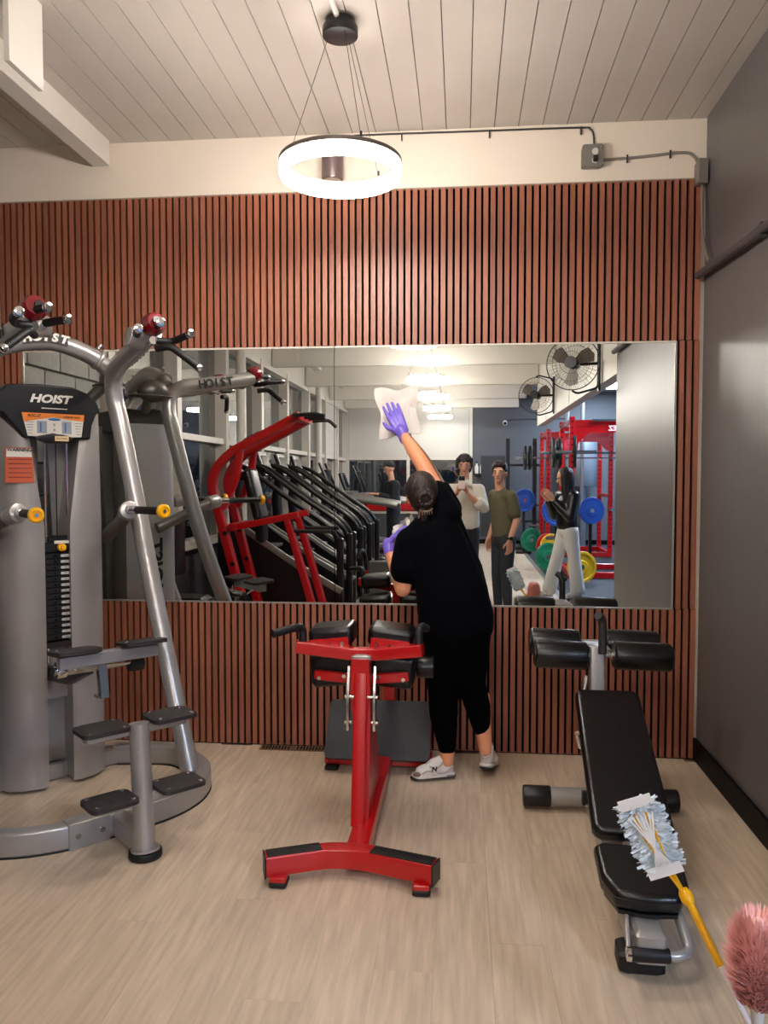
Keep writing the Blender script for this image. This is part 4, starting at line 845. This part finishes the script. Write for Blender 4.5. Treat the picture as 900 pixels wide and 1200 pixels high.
for s in (-1, 1): hand(Off(o), arm[s][2], (-.6, .1, .75), (-s*rs), (.5, 0, .6), curl=(.4, .4, .45, .5)).obj('hand', SKIN, J, remesh=.0045, smooth=1)
LE = mat('black_leather', (12, 11, 12), .35, bump=.6, bscale=14)
b = Off(o); b.limb((1.24, -1.36, 1.18), (1.245, -1.36, .92), .12, .13, side=rs, kx=1.25, ky=1.0).limb(V((1.24, -1.36, 1.27))-rs*.12, V((1.24, -1.36, 1.27))+rs*.12, .078, .078).limb((1.24, -1.36, 1.29), (1.235, -1.36, 1.35), .075, .06)
for s in (-1, 1): b.limb(arm[s][0], arm[s][1], .08, .07).limb(arm[s][1], arm[s][1]+(arm[s][2]-arm[s][1])*.8, .07, .05)
b.obj('jacket', LE, J, remesh=.011, smooth=2)
b = Off(o); b.limb((1.245, -1.36, .93), (1.25, -1.36, .84), .11, .12, side=rs, kx=1.15, ky=1)
for s, hx, fx in ((-1, -.08, -.11), (1, .08, .10)):
    a = V((1.25, -1.36, .84))+rs*hx*.9; f = V((1.25, -1.36, .11))+rs*fx*.8+fd*(.20 if s < 0 else -.10); k = (a+f)/2+UZ*.03; b.limb(a, k, .10, .078).limb(k, f, .078, .092)
b.obj('jeans', mat('white_denim', (222, 220, 214), .8, bump=.3, bscale=16), J, remesh=.012, smooth=3)
b = Off(o); b.ell(hc+V((.018, -.0, .04)), (.10, .092, .10)).ell(hc+V((.04, 0, -.03)), (.085, .095, .1)); b.limb(hc+V((.035, .0, 0)), hc+V((.05, -.0, -.30)), .092, .075); b.limb(hc+V((-.01, .055, .02)), hc+V((.01, .085, -.27)), .05, .04)
b.obj('long_hair', HAIRD, J, remesh=.007, smooth=2)
for s in (-1, 1): h_ = V((1.25, -1.36, .0))+rs*s*.085+fd*(.20 if s < 0 else -.10); shoe(o, h_-fd*.05, h_+fd*.2, SOLEW, J, SOLEW, MATS['lace_white'])
J.location.x += .07
# ---- man in cap at the back
o = (-1.2, -4.7, 0); Q = thing('person', 'man in dark cap and dark jacket exercising in front of the far window, reflected', 'person', o)
hc = V((-1.22, -4.7, 1.65)); hf = V((-.9, .35, -.35)); fd = V((-.93, .36, 0)).normalized(); rs = V((fd.y, -fd.x, 0)); b = Off(o); head(b, hc, hf, UZ, .98); b.limb((-1.18, -4.7, 1.44), (-1.2, -4.7, 1.57), .055, .05)
DJ = mat('dark_jacket', (28, 32, 42), .8)
for s in (-1, 1):
    S0 = V((-1.17, -4.7, 1.38))+rs*s*.19; E0 = V((-1.22, -4.7, 1.14))+rs*s*.22; W0 = V((-1.45, -4.65, 1.22))+rs*s*.14; arm[s] = (S0, E0, W0); b.limb(E0, W0, .04, .026).limb(S0, E0, .04, .04)
    hand(b, W0, (-.9, .2, .1), (0, 0, -1), -rs*s, curl=(.6, .6, .6, .6))
b.limb(arm[-1][0], arm[1][0], .04, .04).limb((-1.18, -4.7, 1.35), (-1.18, -4.7, 1.46), .04, .05)
b.obj('body', SKIN, Q, remesh=.009, smooth=2)
b = Off(o); b.limb((-1.17, -4.7, 1.28), (-1.15, -4.7, .98), .125, .13, side=rs, kx=1.35, ky=.95).limb(V((-1.17, -4.7, 1.38))-rs*.12, V((-1.17, -4.7, 1.38))+rs*.12, .08, .08)
for s in (-1, 1): b.limb(arm[s][0], arm[s][1], .078, .066).limb(arm[s][1], arm[s][1]+(arm[s][2]-arm[s][1])*.8, .06, .045)
b.obj('jacket', DJ, Q, remesh=.012, smooth=3)
b = Off(o); legs(b, (-1.15, -4.7, .95), (-1.15, -4.7, .0), r=.1, w_=.09, fd=tuple(fd)); b.obj('trousers', DJ, Q, remesh=.014, smooth=2)
Off(o).ell(hc+V((.005, 0, .06)), (.09, .09, .07)).ell(hc+V((-.085, .03, .045)), (.07, .065, .012)).obj('cap', mat('dark_cap', (38, 40, 44), .8), Q, remesh=.007, smooth=1)
for s in (-1, 1): h_ = V((-1.15, -4.7, .0))+rs*s*.1; shoe(o, h_-fd*.07, h_+fd*.2, BLACKP, Q, BLACKG, DARKC)
# ================================================================== ROOM BEHIND THE CAMERA (reflected)
# red pull-up and dip frame
t = thing('pull_up_frame', 'tall red pull-up and dip frame with a black back pad near the windows, reflected', 'gym machine', (-1.83, 1.36, 0))
def Q_(x, y, z): return (x+1.75, y-1.7, z)
for dy in (-.24, .24):
    MB().sweep(fillet([Q_(-1.83, 1.7+dy, .02), Q_(-2.22, 1.7+dy, 1.50), Q_(-2.06, 1.7+dy, 1.72), Q_(-1.38, 1.7+dy, 2.07)], .16, 5), rrect(.075, .1, .01), up=(0, 1, 0)).obj('upright', RED, t)
    MB().sweep(fillet([Q_(-2.1, 1.7+dy, 1.22), Q_(-1.97, 1.7+dy, 1.5), Q_(-1.93, 1.7+dy, 1.78)], .1, 4), rrect(.06, .07, .008), up=(0, 1, 0)).obj('brace', RED, t)
    MB().sweep([Q_(-1.50, 1.7+dy, 1.13), Q_(-1.18, 1.7+dy, .02)], rrect(.06, .1, .008), up=(0, 1, 0)).obj('leg', RED, t)
    MB().sweep([Q_(-2.05, 1.7+dy, 1.04), Q_(-1.40, 1.7+dy, 1.17)], rrect(.06, .065, .008), up=(0, 1, 0)).obj('arm_rail', RED, t)
    MB().tube([Q_(-1.47, 1.7+dy, 1.16), Q_(-1.45, 1.7+dy, 1.02), Q_(-1.10, 1.7+dy, 1.02)], .018, 10, fil=.05).obj('dip_handle', BLACKG, t)
    MB().sweep([Q_(-1.9, 1.7+dy, .04), Q_(-1.0, 1.7+dy, .04)], rrect(.08, .08, .008)).obj('base_rail', RED, t)
for x, z in ((-1.4, 2.05), (-2.05, .06), (-1.05, .05), (-2.0, 1.06)): MB().box(Q_(x, 1.7, z), (.07, .6, .06), bev=.006).obj('cross_bar', RED, t)
MB().tube([Q_(-1.40, 1.3, 2.06), Q_(-1.40, 2.1, 2.06)], .018).tube([Q_(-1.40, 1.32, 2.06), Q_(-1.22, 1.30, 2.07), Q_(-1.15, 1.3, 2.0)], .018, 10, fil=.04).tube([Q_(-1.40, 2.08, 2.06), Q_(-1.22, 2.1, 2.07), Q_(-1.12, 2.1, 2.05)], .018, 10, fil=.04).tube([Q_(-1.4, 1.6, 2.06), Q_(-1.2, 1.6, 2.07)], .016).tube([Q_(-1.4, 1.8, 2.06), Q_(-1.2, 1.8, 2.07)], .016).obj('pull_up_grips', BLACKG, t)
MB().box(Q_(-1.86, 1.7, 1.35), (.09, .3, .5), ax=((1, 0, .25), UY, (-.25, 0, 1)), bev=.03).obj('back_pad', VINYL, t); MB().box(Q_(-1.80, 1.7, 1.0), (.08, .24, .22), bev=.03).obj('lower_pad', VINYL, t)
MB().box(Q_(-1.81, 1.94+.036, 1.865), (.16, .006, .06), ax=((.89, 0, .46), UY, (-.46, 0, .89))).obj('badge', mat('badge_dark', (70, 66, 60), .4), t)
for dy in (-.24, .24):
    for x, z in ((-2.0, .72), (-2.07, 1.0)): MB().cyl(Q_(x, 1.7+dy+.03, z), Q_(x, 1.7+dy+.056, z), .022, seg=10).obj('bolt', BLACKP, t)
# cardio machines : stair climbers with long rails
CB = mat('cardio_black', (8, 8, 10), .35); CS = mat('cardio_silver', (140, 140, 138), .35, .6)
def climber(loc, label):
    t = thing('stair_climber', label, 'cardio machine', loc, 0, 'stair climbers side by side along the windows')
    # faces -X ; rails slope down toward +X
    for s in (-1, 1):
        y = s*.33
        MB().tube([(-.62, y, 1.66), (-.45, y, 1.60), (.0, y, 1.27), (.34, y, 1.05), (.46, y, .93), (.50, y, .70), (.50, y, .05)], .026, 12, fil=.1).obj('handrail', CB, t)
        MB().prism([(-.75, .08), (.45, .05), (.50, .35), (.05, .62), (-.45, 1.0), (-.75, .95)], (0, y-.03+(.03 if s > 0 else -.03), 0), UX, UZ, -.06).obj('side_cover', CB, t)
        MB().sweep([(-.5, y*1.16, 1.0), (.10, y*1.16, .60), (.52, y*1.16, .36)], rrect(.025, .07, .008)).obj('side_rail', CS, t)
        MB().box((.50, y, .45), (.07, .06, .9), bev=.015).obj('rail_post', CB, t)
    MB().box((-.72, 0, .03), (.12, .72, .06), bev=.01).box((.45, 0, .03), (.12, .72, .06), bev=.01).obj('base', CB, t)
    MB().sweep([(-.60, 0, .3), (-.68, 0, 1.2), (-.62, 0, 1.62)], rrect(.22, .1, .03), up=(1, 0, 0)).obj('mast', CB, t)
    MB().box((-.60, 0, 1.66), (.05, .42, .32), ax=((.94, 0, .34), UY, (-.34, 0, .94)), bev=.015).obj('console', CB, t)
    MB().box((-.572, 0, 1.67), (.004, .3, .2), ax=((.94, 0, .34), UY, (-.34, 0, .94))).obj('screen', mat('screen_dark', (25, 35, 42), .1), t)
    MB().tube([(-.6, -.36, 1.5), (-.42, -.36, 1.5), (-.40, -.2, 1.5), (-.4, .2, 1.5), (-.42, .36, 1.5), (-.6, .36, 1.5)], .02, 10, fil=.05).obj('front_handle', CB, t)
    for k in range(5): MB().box((-.32+.17*k, 0, .78-.14*k), (.2, .5, .035), bev=.006).obj('step', mat('step_grey', (58, 58, 60), .6), t)
    return t
c0 = climber((-1.72, .45, 0), 'black stair climber with long handrails right behind the red pull-up frame')
for y, lb in ((-.5, 'black stair climber, second along the windows counted from the red pull-up frame'), (-1.45, 'black stair climber, third along the windows counted from the red frame'), (-2.4, 'black stair climber, last of the row, nearest the silver treadmill')):
    dup(c0, (-1.72, y, 0), 0, lb, 'stair climbers side by side along the windows')
def treadmill(loc, label, rz=0):
    t = thing('treadmill', label, 'cardio machine', loc, rz, 'silver treadmills before the far windows')
    MB().box((0, 0, .14), (1.7, .72, .16), bev=.03).obj('deck', CB, t); MB().box((.05, 0, .226), (1.45, .48, .012)).obj('running_belt', RUBBER, t)
    MB().tube([(-.85, -.36, .24), (-.7, -.38, .9), (-.35, -.38, 1.16), (.35, -.38, 1.10), (.55, -.38, 1.06)], .05, 12, smooth=5).obj('arm_left', CS, t)
    MB().tube([(-.85, .36, .24), (-.7, .38, .9), (-.35, .38, 1.16), (.35, .38, 1.10), (.55, .38, 1.06)], .05, 12, smooth=5).obj('arm_right', CS, t)
    MB().sweep([(-.62, 0, 1.12), (-.55, 0, 1.2), (-.4, 0, 1.2)], rrect(.74, .09, .03)).obj('dashboard', CS, t)
    MB().box((-.62, 0, 1.42), (.06, .5, .36), ax=((.94, 0, .34), UY, (-.34, 0, .94)), bev=.02).obj('console', CB, t); MB().box((-.588, 0, 1.43), (.004, .38, .24), ax=((.94, 0, .34), UY, (-.34, 0, .94))).obj('screen', MATS['screen_dark'], t)
    return t
a = treadmill((-1.55, -3.95, 0), 'silver treadmill with pale curved arms just past the stair climbers')
dup(a, (-1.55, -5.9, 0), 0, 'silver treadmill furthest back, behind the man in the cap', 'silver treadmills before the far windows')
def bike(loc, label):
    t = thing('elliptical', label, 'cardio machine', loc, 0, 'elliptical trainers by the silver treadmill')
    MB().ell((-.45, 0, .55), (.38, .16, .4)).obj('flywheel_cover', CB, t); MB().box((0, 0, .06), (1.5, .5, .08), bev=.02).obj('base', CS, t)
    for s in (-1, 1):
        MB().tube([(-.4, s*.25, .4), (-.3, s*.28, 1.0), (-.35, s*.28, 1.35), (-.5, s*.26, 1.72)], .022, 10, smooth=5).obj('moving_arm', CB, t); MB().sweep([(-.4, s*.18, .35), (.6, s*.18, .2)], rrect(.06, .06, .01)).obj('pedal_arm', CS, t)
        MB().box((.3, s*.18, .3), (.36, .16, .05), bev=.02).obj('pedal', BLACKP, t)
    MB().sweep([(-.5, 0, .8), (-.45, 0, 1.45)], rrect(.1, .08, .02), up=(1, 0, 0)).box((-.42, 0, 1.5), (.06, .34, .26), bev=.02).obj('console_mast', CB, t)
    return t
a = bike((-1.6, -3.17, 0), 'black elliptical trainer between the last stair climber and the near silver treadmill'); dup(a, (-1.6, -6.75, 0), 0, 'black elliptical trainer beyond the furthest silver treadmill', 'elliptical trainers by the silver treadmill')
t = thing('seated_machine', 'black seated weight machine with upright pad by the first window, reflected', 'gym machine', (-2.32, 2.55, 0))
MB().box((0, 0, .04), (.4, .8, .08), bev=.01).box((-.1, .3, .55), (.2, .3, 1.0), bev=.02).obj('frame', CB, t)
MB().box((.02, -.05, .95), (.09, .26, .5), bev=.03).obj('back_pad', VINYL, t); MB().box((.1, -.1, .5), (.34, .3, .09), bev=.03).obj('seat', VINYL, t); MB().box((0, -.1, .27), (.08, .08, .4)).obj('seat_post', CB, t)
t = thing('red_bench', 'low red upholstered bench under the far window', 'bench', (-1.35, -8.3, 0)); MB().box((0, 0, .92), (1.9, .35, .3), bev=.04).obj('seat', RED, t); MB().box((-.7, 0, .39), (.1, .3, .78)).box((.7, 0, .39), (.1, .3, .78)).obj('leg_frame', CB, t)
# grey cabinet with red sanitiser behind the camera left
# power racks
def rack(loc, label):
    t = thing('power_rack', label, 'power rack', loc, 0, 'red power racks in the side room')
    for x in (0, 1.15):
        for y in (0, -1.2):
            q = MB().box((x, y, 1.2), (.08, .08, 2.4), bev=.005).obj('upright', RED, t)
            h_ = MB()
            for k in range(26): h_.cyl((x, y+.040, .2+k*.085), (x, y+.0415, .2+k*.085), .012, seg=8)
            for k in range(26): h_.cyl((x-.040, y, .2+k*.085), (x-.0415, y, .2+k*.085), .012, seg=8)
            h_.obj('hole_row', FELT, q)['kind'] = 'stuff'
    for y in (0, -1.2): MB().box((.575, y, 2.3), (1.07, .07, .1), bev=.004).box((.575, y, .05), (1.07, .07, .09), bev=.004).obj('cross_beam', RED, t)
    MB().prism([(.04, 2.25), (.04, 2.0), (.08, 2.0), (.25, 2.16), (.9, 2.16), (1.07, 2.0), (1.11, 2.0), (1.11, 2.25)], (0, .03, 0), UX, UZ, .03).obj('header_plate', RED, t)
    for x in (0, 1.15): MB().box((x, -.6, 2.32), (.07, 1.12, .08), bev=.004).box((x, -.6, .06), (.07, 1.12, .08), bev=.004).box((x, -.6, 1.15), (.06, 1.12, .06)).obj('side_beam', RED, t)
    text('lettering', 'EZ', .1, DECALW, t, (.575, .064, 2.22), (-1, 0, 0), UZ, bold=.003)
    MB().box((.575, .07, 2.34), (.6, .03, .03)).obj('pull_up_bar', STEEL, t)
    for x in (.0, 1.15): MB().box((x, .09, .9), (.05, .1, .05)).obj('hook', CHROME, t)
    MB().cyl((-.1, -.6, .55), (-.3, -.6, .55), .025).obj('peg', CHROME, t)
    return t
ra = rack((1.62, -3.3, 0), 'red power rack nearest the opening, beside the woman in the leather jacket')
dup(ra, (1.62, -6.5, 0), 0, 'red power rack further back, nearer the far grey wall', 'red power racks in the side room')
def plate(c, axis, r, col, m, label, th=.05, txt=None, grp='weight plates around the racks'):
    t = thing('weight_plate', label, 'weight plate', c, 0, grp); A_ = V(axis).normalized()
    MB().lathe(-A_*th/2, A_, [(.03, 0), (r*.4, 0), (r*.45, th*.25), (r*.8, th*.25), (r*.84, 0), (r*.98, .0), (r, th*.15), (r, th*.85), (r*.98, th), (r*.84, th), (r*.8, th*.75), (r*.45, th*.75), (r*.4, th), (.03, th)], 36).obj('disc', m, t)
    MB().lathe(-A_*th*.55, A_, [(0, 0), (r*.16, 0), (r*.16, th*1.1), (0, th*1.1)], 20).obj('hub', STEEL, t)
    return t
PK = mat('plate_iron', (50, 52, 52), .45, .5); PY = mat('plate_yellow', (228, 178, 20), .5); PG = mat('plate_green', (20, 120, 80), .5); PB = mat('plate_blue', (30, 75, 160), .5); PR = mat('plate_red', (190, 25, 35), .5)
yf = -3.0
# bars on rack hooks with iron plates
for (y, z, x0, nm) in ((-3.18, 1.86, 1.35, 'nearest'), (-6.38, 1.86, 1.2, 'further')):
    tag(MB().cyl((x0-.1, y, z), (3.2, y, z), .014, seg=10).cyl((x0-.2, y, z), (x0+.2, y, z), .025).cyl((2.85, y, z), (3.25, y, z), .025).obj('barbell', CHROME), 'steel barbell racked high on the %s red power rack' % nm, 'barbell')
    for i, dx in enumerate((-.02, .07, )): plate((x0+dx, y, z), (1, 0, 0), .225, 'iron', PK, '%s iron plate on the barbell of the %s rack' % (('outer', 'inner')[i], nm), .045)
plate((1.56, -2.55, 1.86), (1, .15, 0), .225, 'iron', PK, 'iron plate on the storage peg above the woman in leather'); tag(MB().cyl((1.3, -2.56, 1.86), (1.85, -2.5, 1.86), .02).obj('storage_peg', CHROME), 'steel peg sticking out beside the racks with one iron plate', 'peg')
for c, ax_, r, m, lb in (((1.66, -6.2, .23), (.35, 1, 0), .225, PY, 'yellow plate on the floor, left of the white jeans'), ((1.60, -6.31, .23), (.35, 1, 0), .225, PR, 'red plate half hidden behind the left yellow plate'), ((1.36, -6.95, .28), (.35, 1, 0), .225, PG, 'green plate furthest left, low beside the yellow one'),
                         ((1.38, -4.2, .23), (.5, 1, 0), .225, PG, 'dark green plate just left of the white jeans'), ((1.70, -2.75, .23), (.35, 1, 0), .225, PY, 'yellow plate on the floor, right of the white jeans'), ((2.26, -2.3, .2), (.3, 1, 0), .2, PG, 'teal plate at the edge of the grey wall'),
                         ((1.12+.1, -7.0, 1.05), (.3, 1, 0), .225, PB, 'blue plate behind the olive shirt man, on the storage rack'), ((1.38, -2.98, 1.02), (.15, 1, 0), .225, PB, 'blue plate left of the leather jacket'), ((2.15, -4.75, .95), (.3, 1, 0), .225, PB, 'blue plate right of the leather jacket')):
    plate(c, ax_, r, '', m, lb)
# black squat stand, storage rack, wall spray bottles, paper, mirrors
t = thing('squat_stand', 'black squat stand with a pull-up bar behind the olive shirt man', 'rack', (.95, -8.0, 0))
for x in (0, .55): MB().box((x, 0, 1.15), (.08, .08, 2.3)).obj('upright', BLACKP, t)
MB().box((.28, 0, 1.75), (.9, .05, .05)).box((.28, .3, .04), (.7, .06, .06)).obj('cross_bar', BLACKP, t); MB().box((-.3, -.2, 1.1), (.5, .04, 1.7)).obj('back_panel', mat('dark_panel', (52, 56, 64), .5), t)
t = thing('plate_storage_rack', 'low black storage shelf with plates behind the far power rack', 'shelf', (1.6, -8.6, 0))
for z in (.15, .55, .9): MB().box((0, 0, z), (1.1, .4, .03)).obj('shelf', BLACKP, t)
for x in (-.53, .53): MB().box((x, 0, .5), (.04, .4, 1.0)).obj('side_frame', BLACKP, t)
for k, (x, lb) in enumerate(((.33, 'white spray bottle with black trigger, leftmost on the grey wall'), (.44, 'white spray bottle with red trigger, middle of the three on the grey wall'), (.55, 'white spray bottle with red trigger, rightmost of the three'))):
    t = thing('spray_bottle', lb, 'bottle', (x, YB+.14, 1.58), 0, 'spray bottles on the wall shelf'); MB().lathe((0, 0, 0), (0, 0, 1), [(0, 0), (.04, 0), (.042, .15), (.018, .2), (.018, .23), (0, .23)], 14).obj('bottle', DECALW, t); MB().box((0, .02, .25), (.035, .09, .05), bev=.008).obj('trigger', BLACKP if k == 0 else RED, t)
tag(MB().box((.44, YB+.09, 1.57), (.36, .18, .02)).box((.44, YB+.01, 1.6), (.36, .02, .08)).obj('wall_shelf', BLACKP), 'small black wall shelf holding the spray bottles', 'shelf')
tag(MB().box((.78, YB+.01, 1.62), (.22, .01, .3)).obj('notice', mat('notice_paper', (205, 205, 205), .6)), 'white paper notice on the grey back wall', 'notice')
tag(MB().box((.72, YB+.06, 1.05), (.24, .12, .2), bev=.02).obj('wipes_dispenser', BLACKP), 'black dispenser on the grey wall under the notice', 'dispenser')
t = thing('security_camera', 'small white security camera high on the grey back wall', 'camera', (.95, YB+.06, 2.72)); MB().cyl((0, 0, 0), (0, .12, -.03), .05, bev=.01).obj('housing', DECALW, t); MB().cyl((0, .12, -.03), (0, .125, -.031), .035).obj('lens', BLACKP, t); MB().cyl((0, -.05, .02), (0, .0, .0), .02).obj('bracket', DECALW, t)
tag(MB().tube([(1.0, YB+.015, 2.78), (2.5, YB+.015, 2.8)], .01).obj('camera_cable', DARKC), 'thin dark cable from the security camera across the grey wall', 'cable')
tag(MB().box((.48+.2, -1.9, .012), (.09, .5, .024), bev=.008).obj('floor_mat_bar', BLACKG), 'short black rubber bar lying on the wooden floor behind the olive shirt man', 'floor bar') if False else None
# ducts, pipes in side room
tag(MB().cyl((2.6, -8.7, 1.3), (2.6, -8.7, 2.4), .28, seg=28, bev=.02).cyl((2.6, -8.7, 0), (2.6, -8.7, 1.3), .06).obj('steel_tank', mat('galv_duct', (150, 158, 165), .35, .7)), 'round galvanised tank behind the red power racks', 'tank')
for i, x in enumerate((2.15, 2.45)): tag(MB().cyl((x, -7.9, 0), (x, -7.9, ZC), .04).obj('vertical_pipe', MATS['galv_duct']), ('vertical steel pipe behind the racks, left of the pair', 'vertical steel pipe behind the racks, right of the pair')[i], 'pipe')
# pink object
tag(MB().ell((1.82, -5.0, 2.02), (.13, .1, .13)).cyl((1.82, -5.0, 0), (1.82, -5.0, 1.9), .02).obj('ball_on_stand', mat('hot_pink', (255, 70, 110), .5)), 'pink ball on a stand between the racks', 'ball')
# wall fans
def fan(c, label):
    t = thing('wall_fan', label, 'fan', c, 0, 'black wire wall fans on the header beam'); f = V((-.35, .94, 0)).normalized(); s_ = V((f.y, -f.x, 0)); R_ = .24
    g = MB()
    for k in range(36):
        a = k*PI/18; d = s_*math.cos(a)+UZ*math.sin(a); g.tube([f*.09+d*.05, f*.085+d*.15, f*.05+d*R_*.96, f*.0+d*R_, -f*.05+d*R_*.9, -f*.08+d*.08], .0011, 4, smooth=2)
    for rr, off in ((R_, 0), (.17, .075), (.10, .088), (.17, -.07)): g.tube([f*off+(s_*math.cos(k*PI/20)+UZ*math.sin(k*PI/20))*rr for k in range(40)], .0018 if rr < .2 else .005, 6, closed=True)
    g.obj('wire_guard', BLACKP, t)
    bl = MB()
    for k in range(3):
        a = k*2*PI/3+.5; d = s_*math.cos(a)+UZ*math.sin(a); e = s_*-math.sin(a)+UZ*math.cos(a)
        bl.prism([(.04, -.03), (.17, -.085), (.205, -.03), (.19, .05), (.12, .06), (.04, .03)], V((0, 0, 0)), d, (e+f*.35).normalized(), .003)
    bl.obj('blade', mat('blade_grey', (120, 112, 105), .4, .3), t)
    MB().cyl(-f*.10, f*.03, .05, bev=.01).cyl(f*.085, f*.1, .055).obj('motor', BLACKP, t)
    dx = XR-c[0]; 
    MB().tube([UZ*.25, s_*.03+UZ*.27-f*.05, V((dx-.02, -.02, .22)), V((dx-.02, -.02, -.22)), s_*.03-UZ*.27-f*.05, -UZ*.25], .01, 8, fil=.04).box((dx-.012, -.02, 0), (.02, .06, .5)).tube([-f*.08, V((dx-.01, -.02, 0))], .014, 8).obj('wall_bracket', BLACKP, t)
    return t
fan((1.0, 1.30, 2.545), 'black wire wall fan on the header beam, the larger one near the grey wall'); fan((1.0, -2.3, 2.62), 'black wire wall fan on the header beam, the smaller one further back')
# foam / small: side-room lamps (real fittings) and their panels
for i, (x, y) in enumerate(((3.2, -2.5), (3.0, -7.6))):
    t = thing('ceiling_panel_light', ('flat ceiling light panel above the near rack', 'flat ceiling light panel above the far rack')[i], 'lamp', (x, y, ZC), 0, 'ceiling panels of the side room')
    MB().box((0, 0, -.03), (.64, 1.24, .05)).obj('frame', DECALW, t); MB().box((0, 0, -.057), (.58, 1.18, .004)).obj('diffuser', mat('cool_panel', (205, 225, 255), .5, emit=SIDE_E), t)

for (x, y, z), lb in (((1.22, -7.0, 1.05), 'black plate tree holding the blue plate behind the olive shirt man'), ((1.38, -2.98, 1.02), 'black plate tree holding the blue plate left of the leather jacket'), ((2.15, -4.75, .95), 'black plate tree holding the blue plate right of the leather jacket')):
    t = thing('plate_tree', lb, 'stand', (x, y-.12, 0), 0, 'plate trees around the racks')
    MB().box((0, 0, .02), (.3, .2, .04)).obj('base', BLACKP, t); MB().box((0, 0, (z+.1)/2), (.05, .05, z+.06)).obj('post', BLACKP, t); MB().cyl((0, .025, z), (0, .085, z), .02).obj('peg', STEEL, t)
t = thing('leg_machine', 'red framed machine with upright grey pads behind the camera, reflected beside the bent elbow', 'gym machine', (-.72, -.12, 0))
GP = mat('grey_pad', (74, 76, 76), .45)
MB().box((0, 0, .33), (.1, .12, .58), bev=.006).obj('post', RED, t); MB().box((0, -.25, .035), (.6, .6, .06), bev=.006).obj('base', RED, t)
for x in (-.19, .19):
    q = MB().box((x, .06, .36), (.24, .07, .44)).obj('pad', GP, t); bv = q.modifiers.new('bevel', 'BEVEL'); bv.width = .02; bv.segments = 4; MB().box((x*.5, 0, .36), (abs(x), .05, .06)).obj('pad_arm', RED, t)
MB().tube([(-.33, -.1, .1), (-.36, -.05, .6), (-.40, .02, .68), (-.43, .05, .60)], .026, 12, smooth=4).obj('grip_handle', BLACKG, t); MB().cyl((-.348, -.075, .36), (-.354, -.065, .46), .036).obj('collar', RED, t)
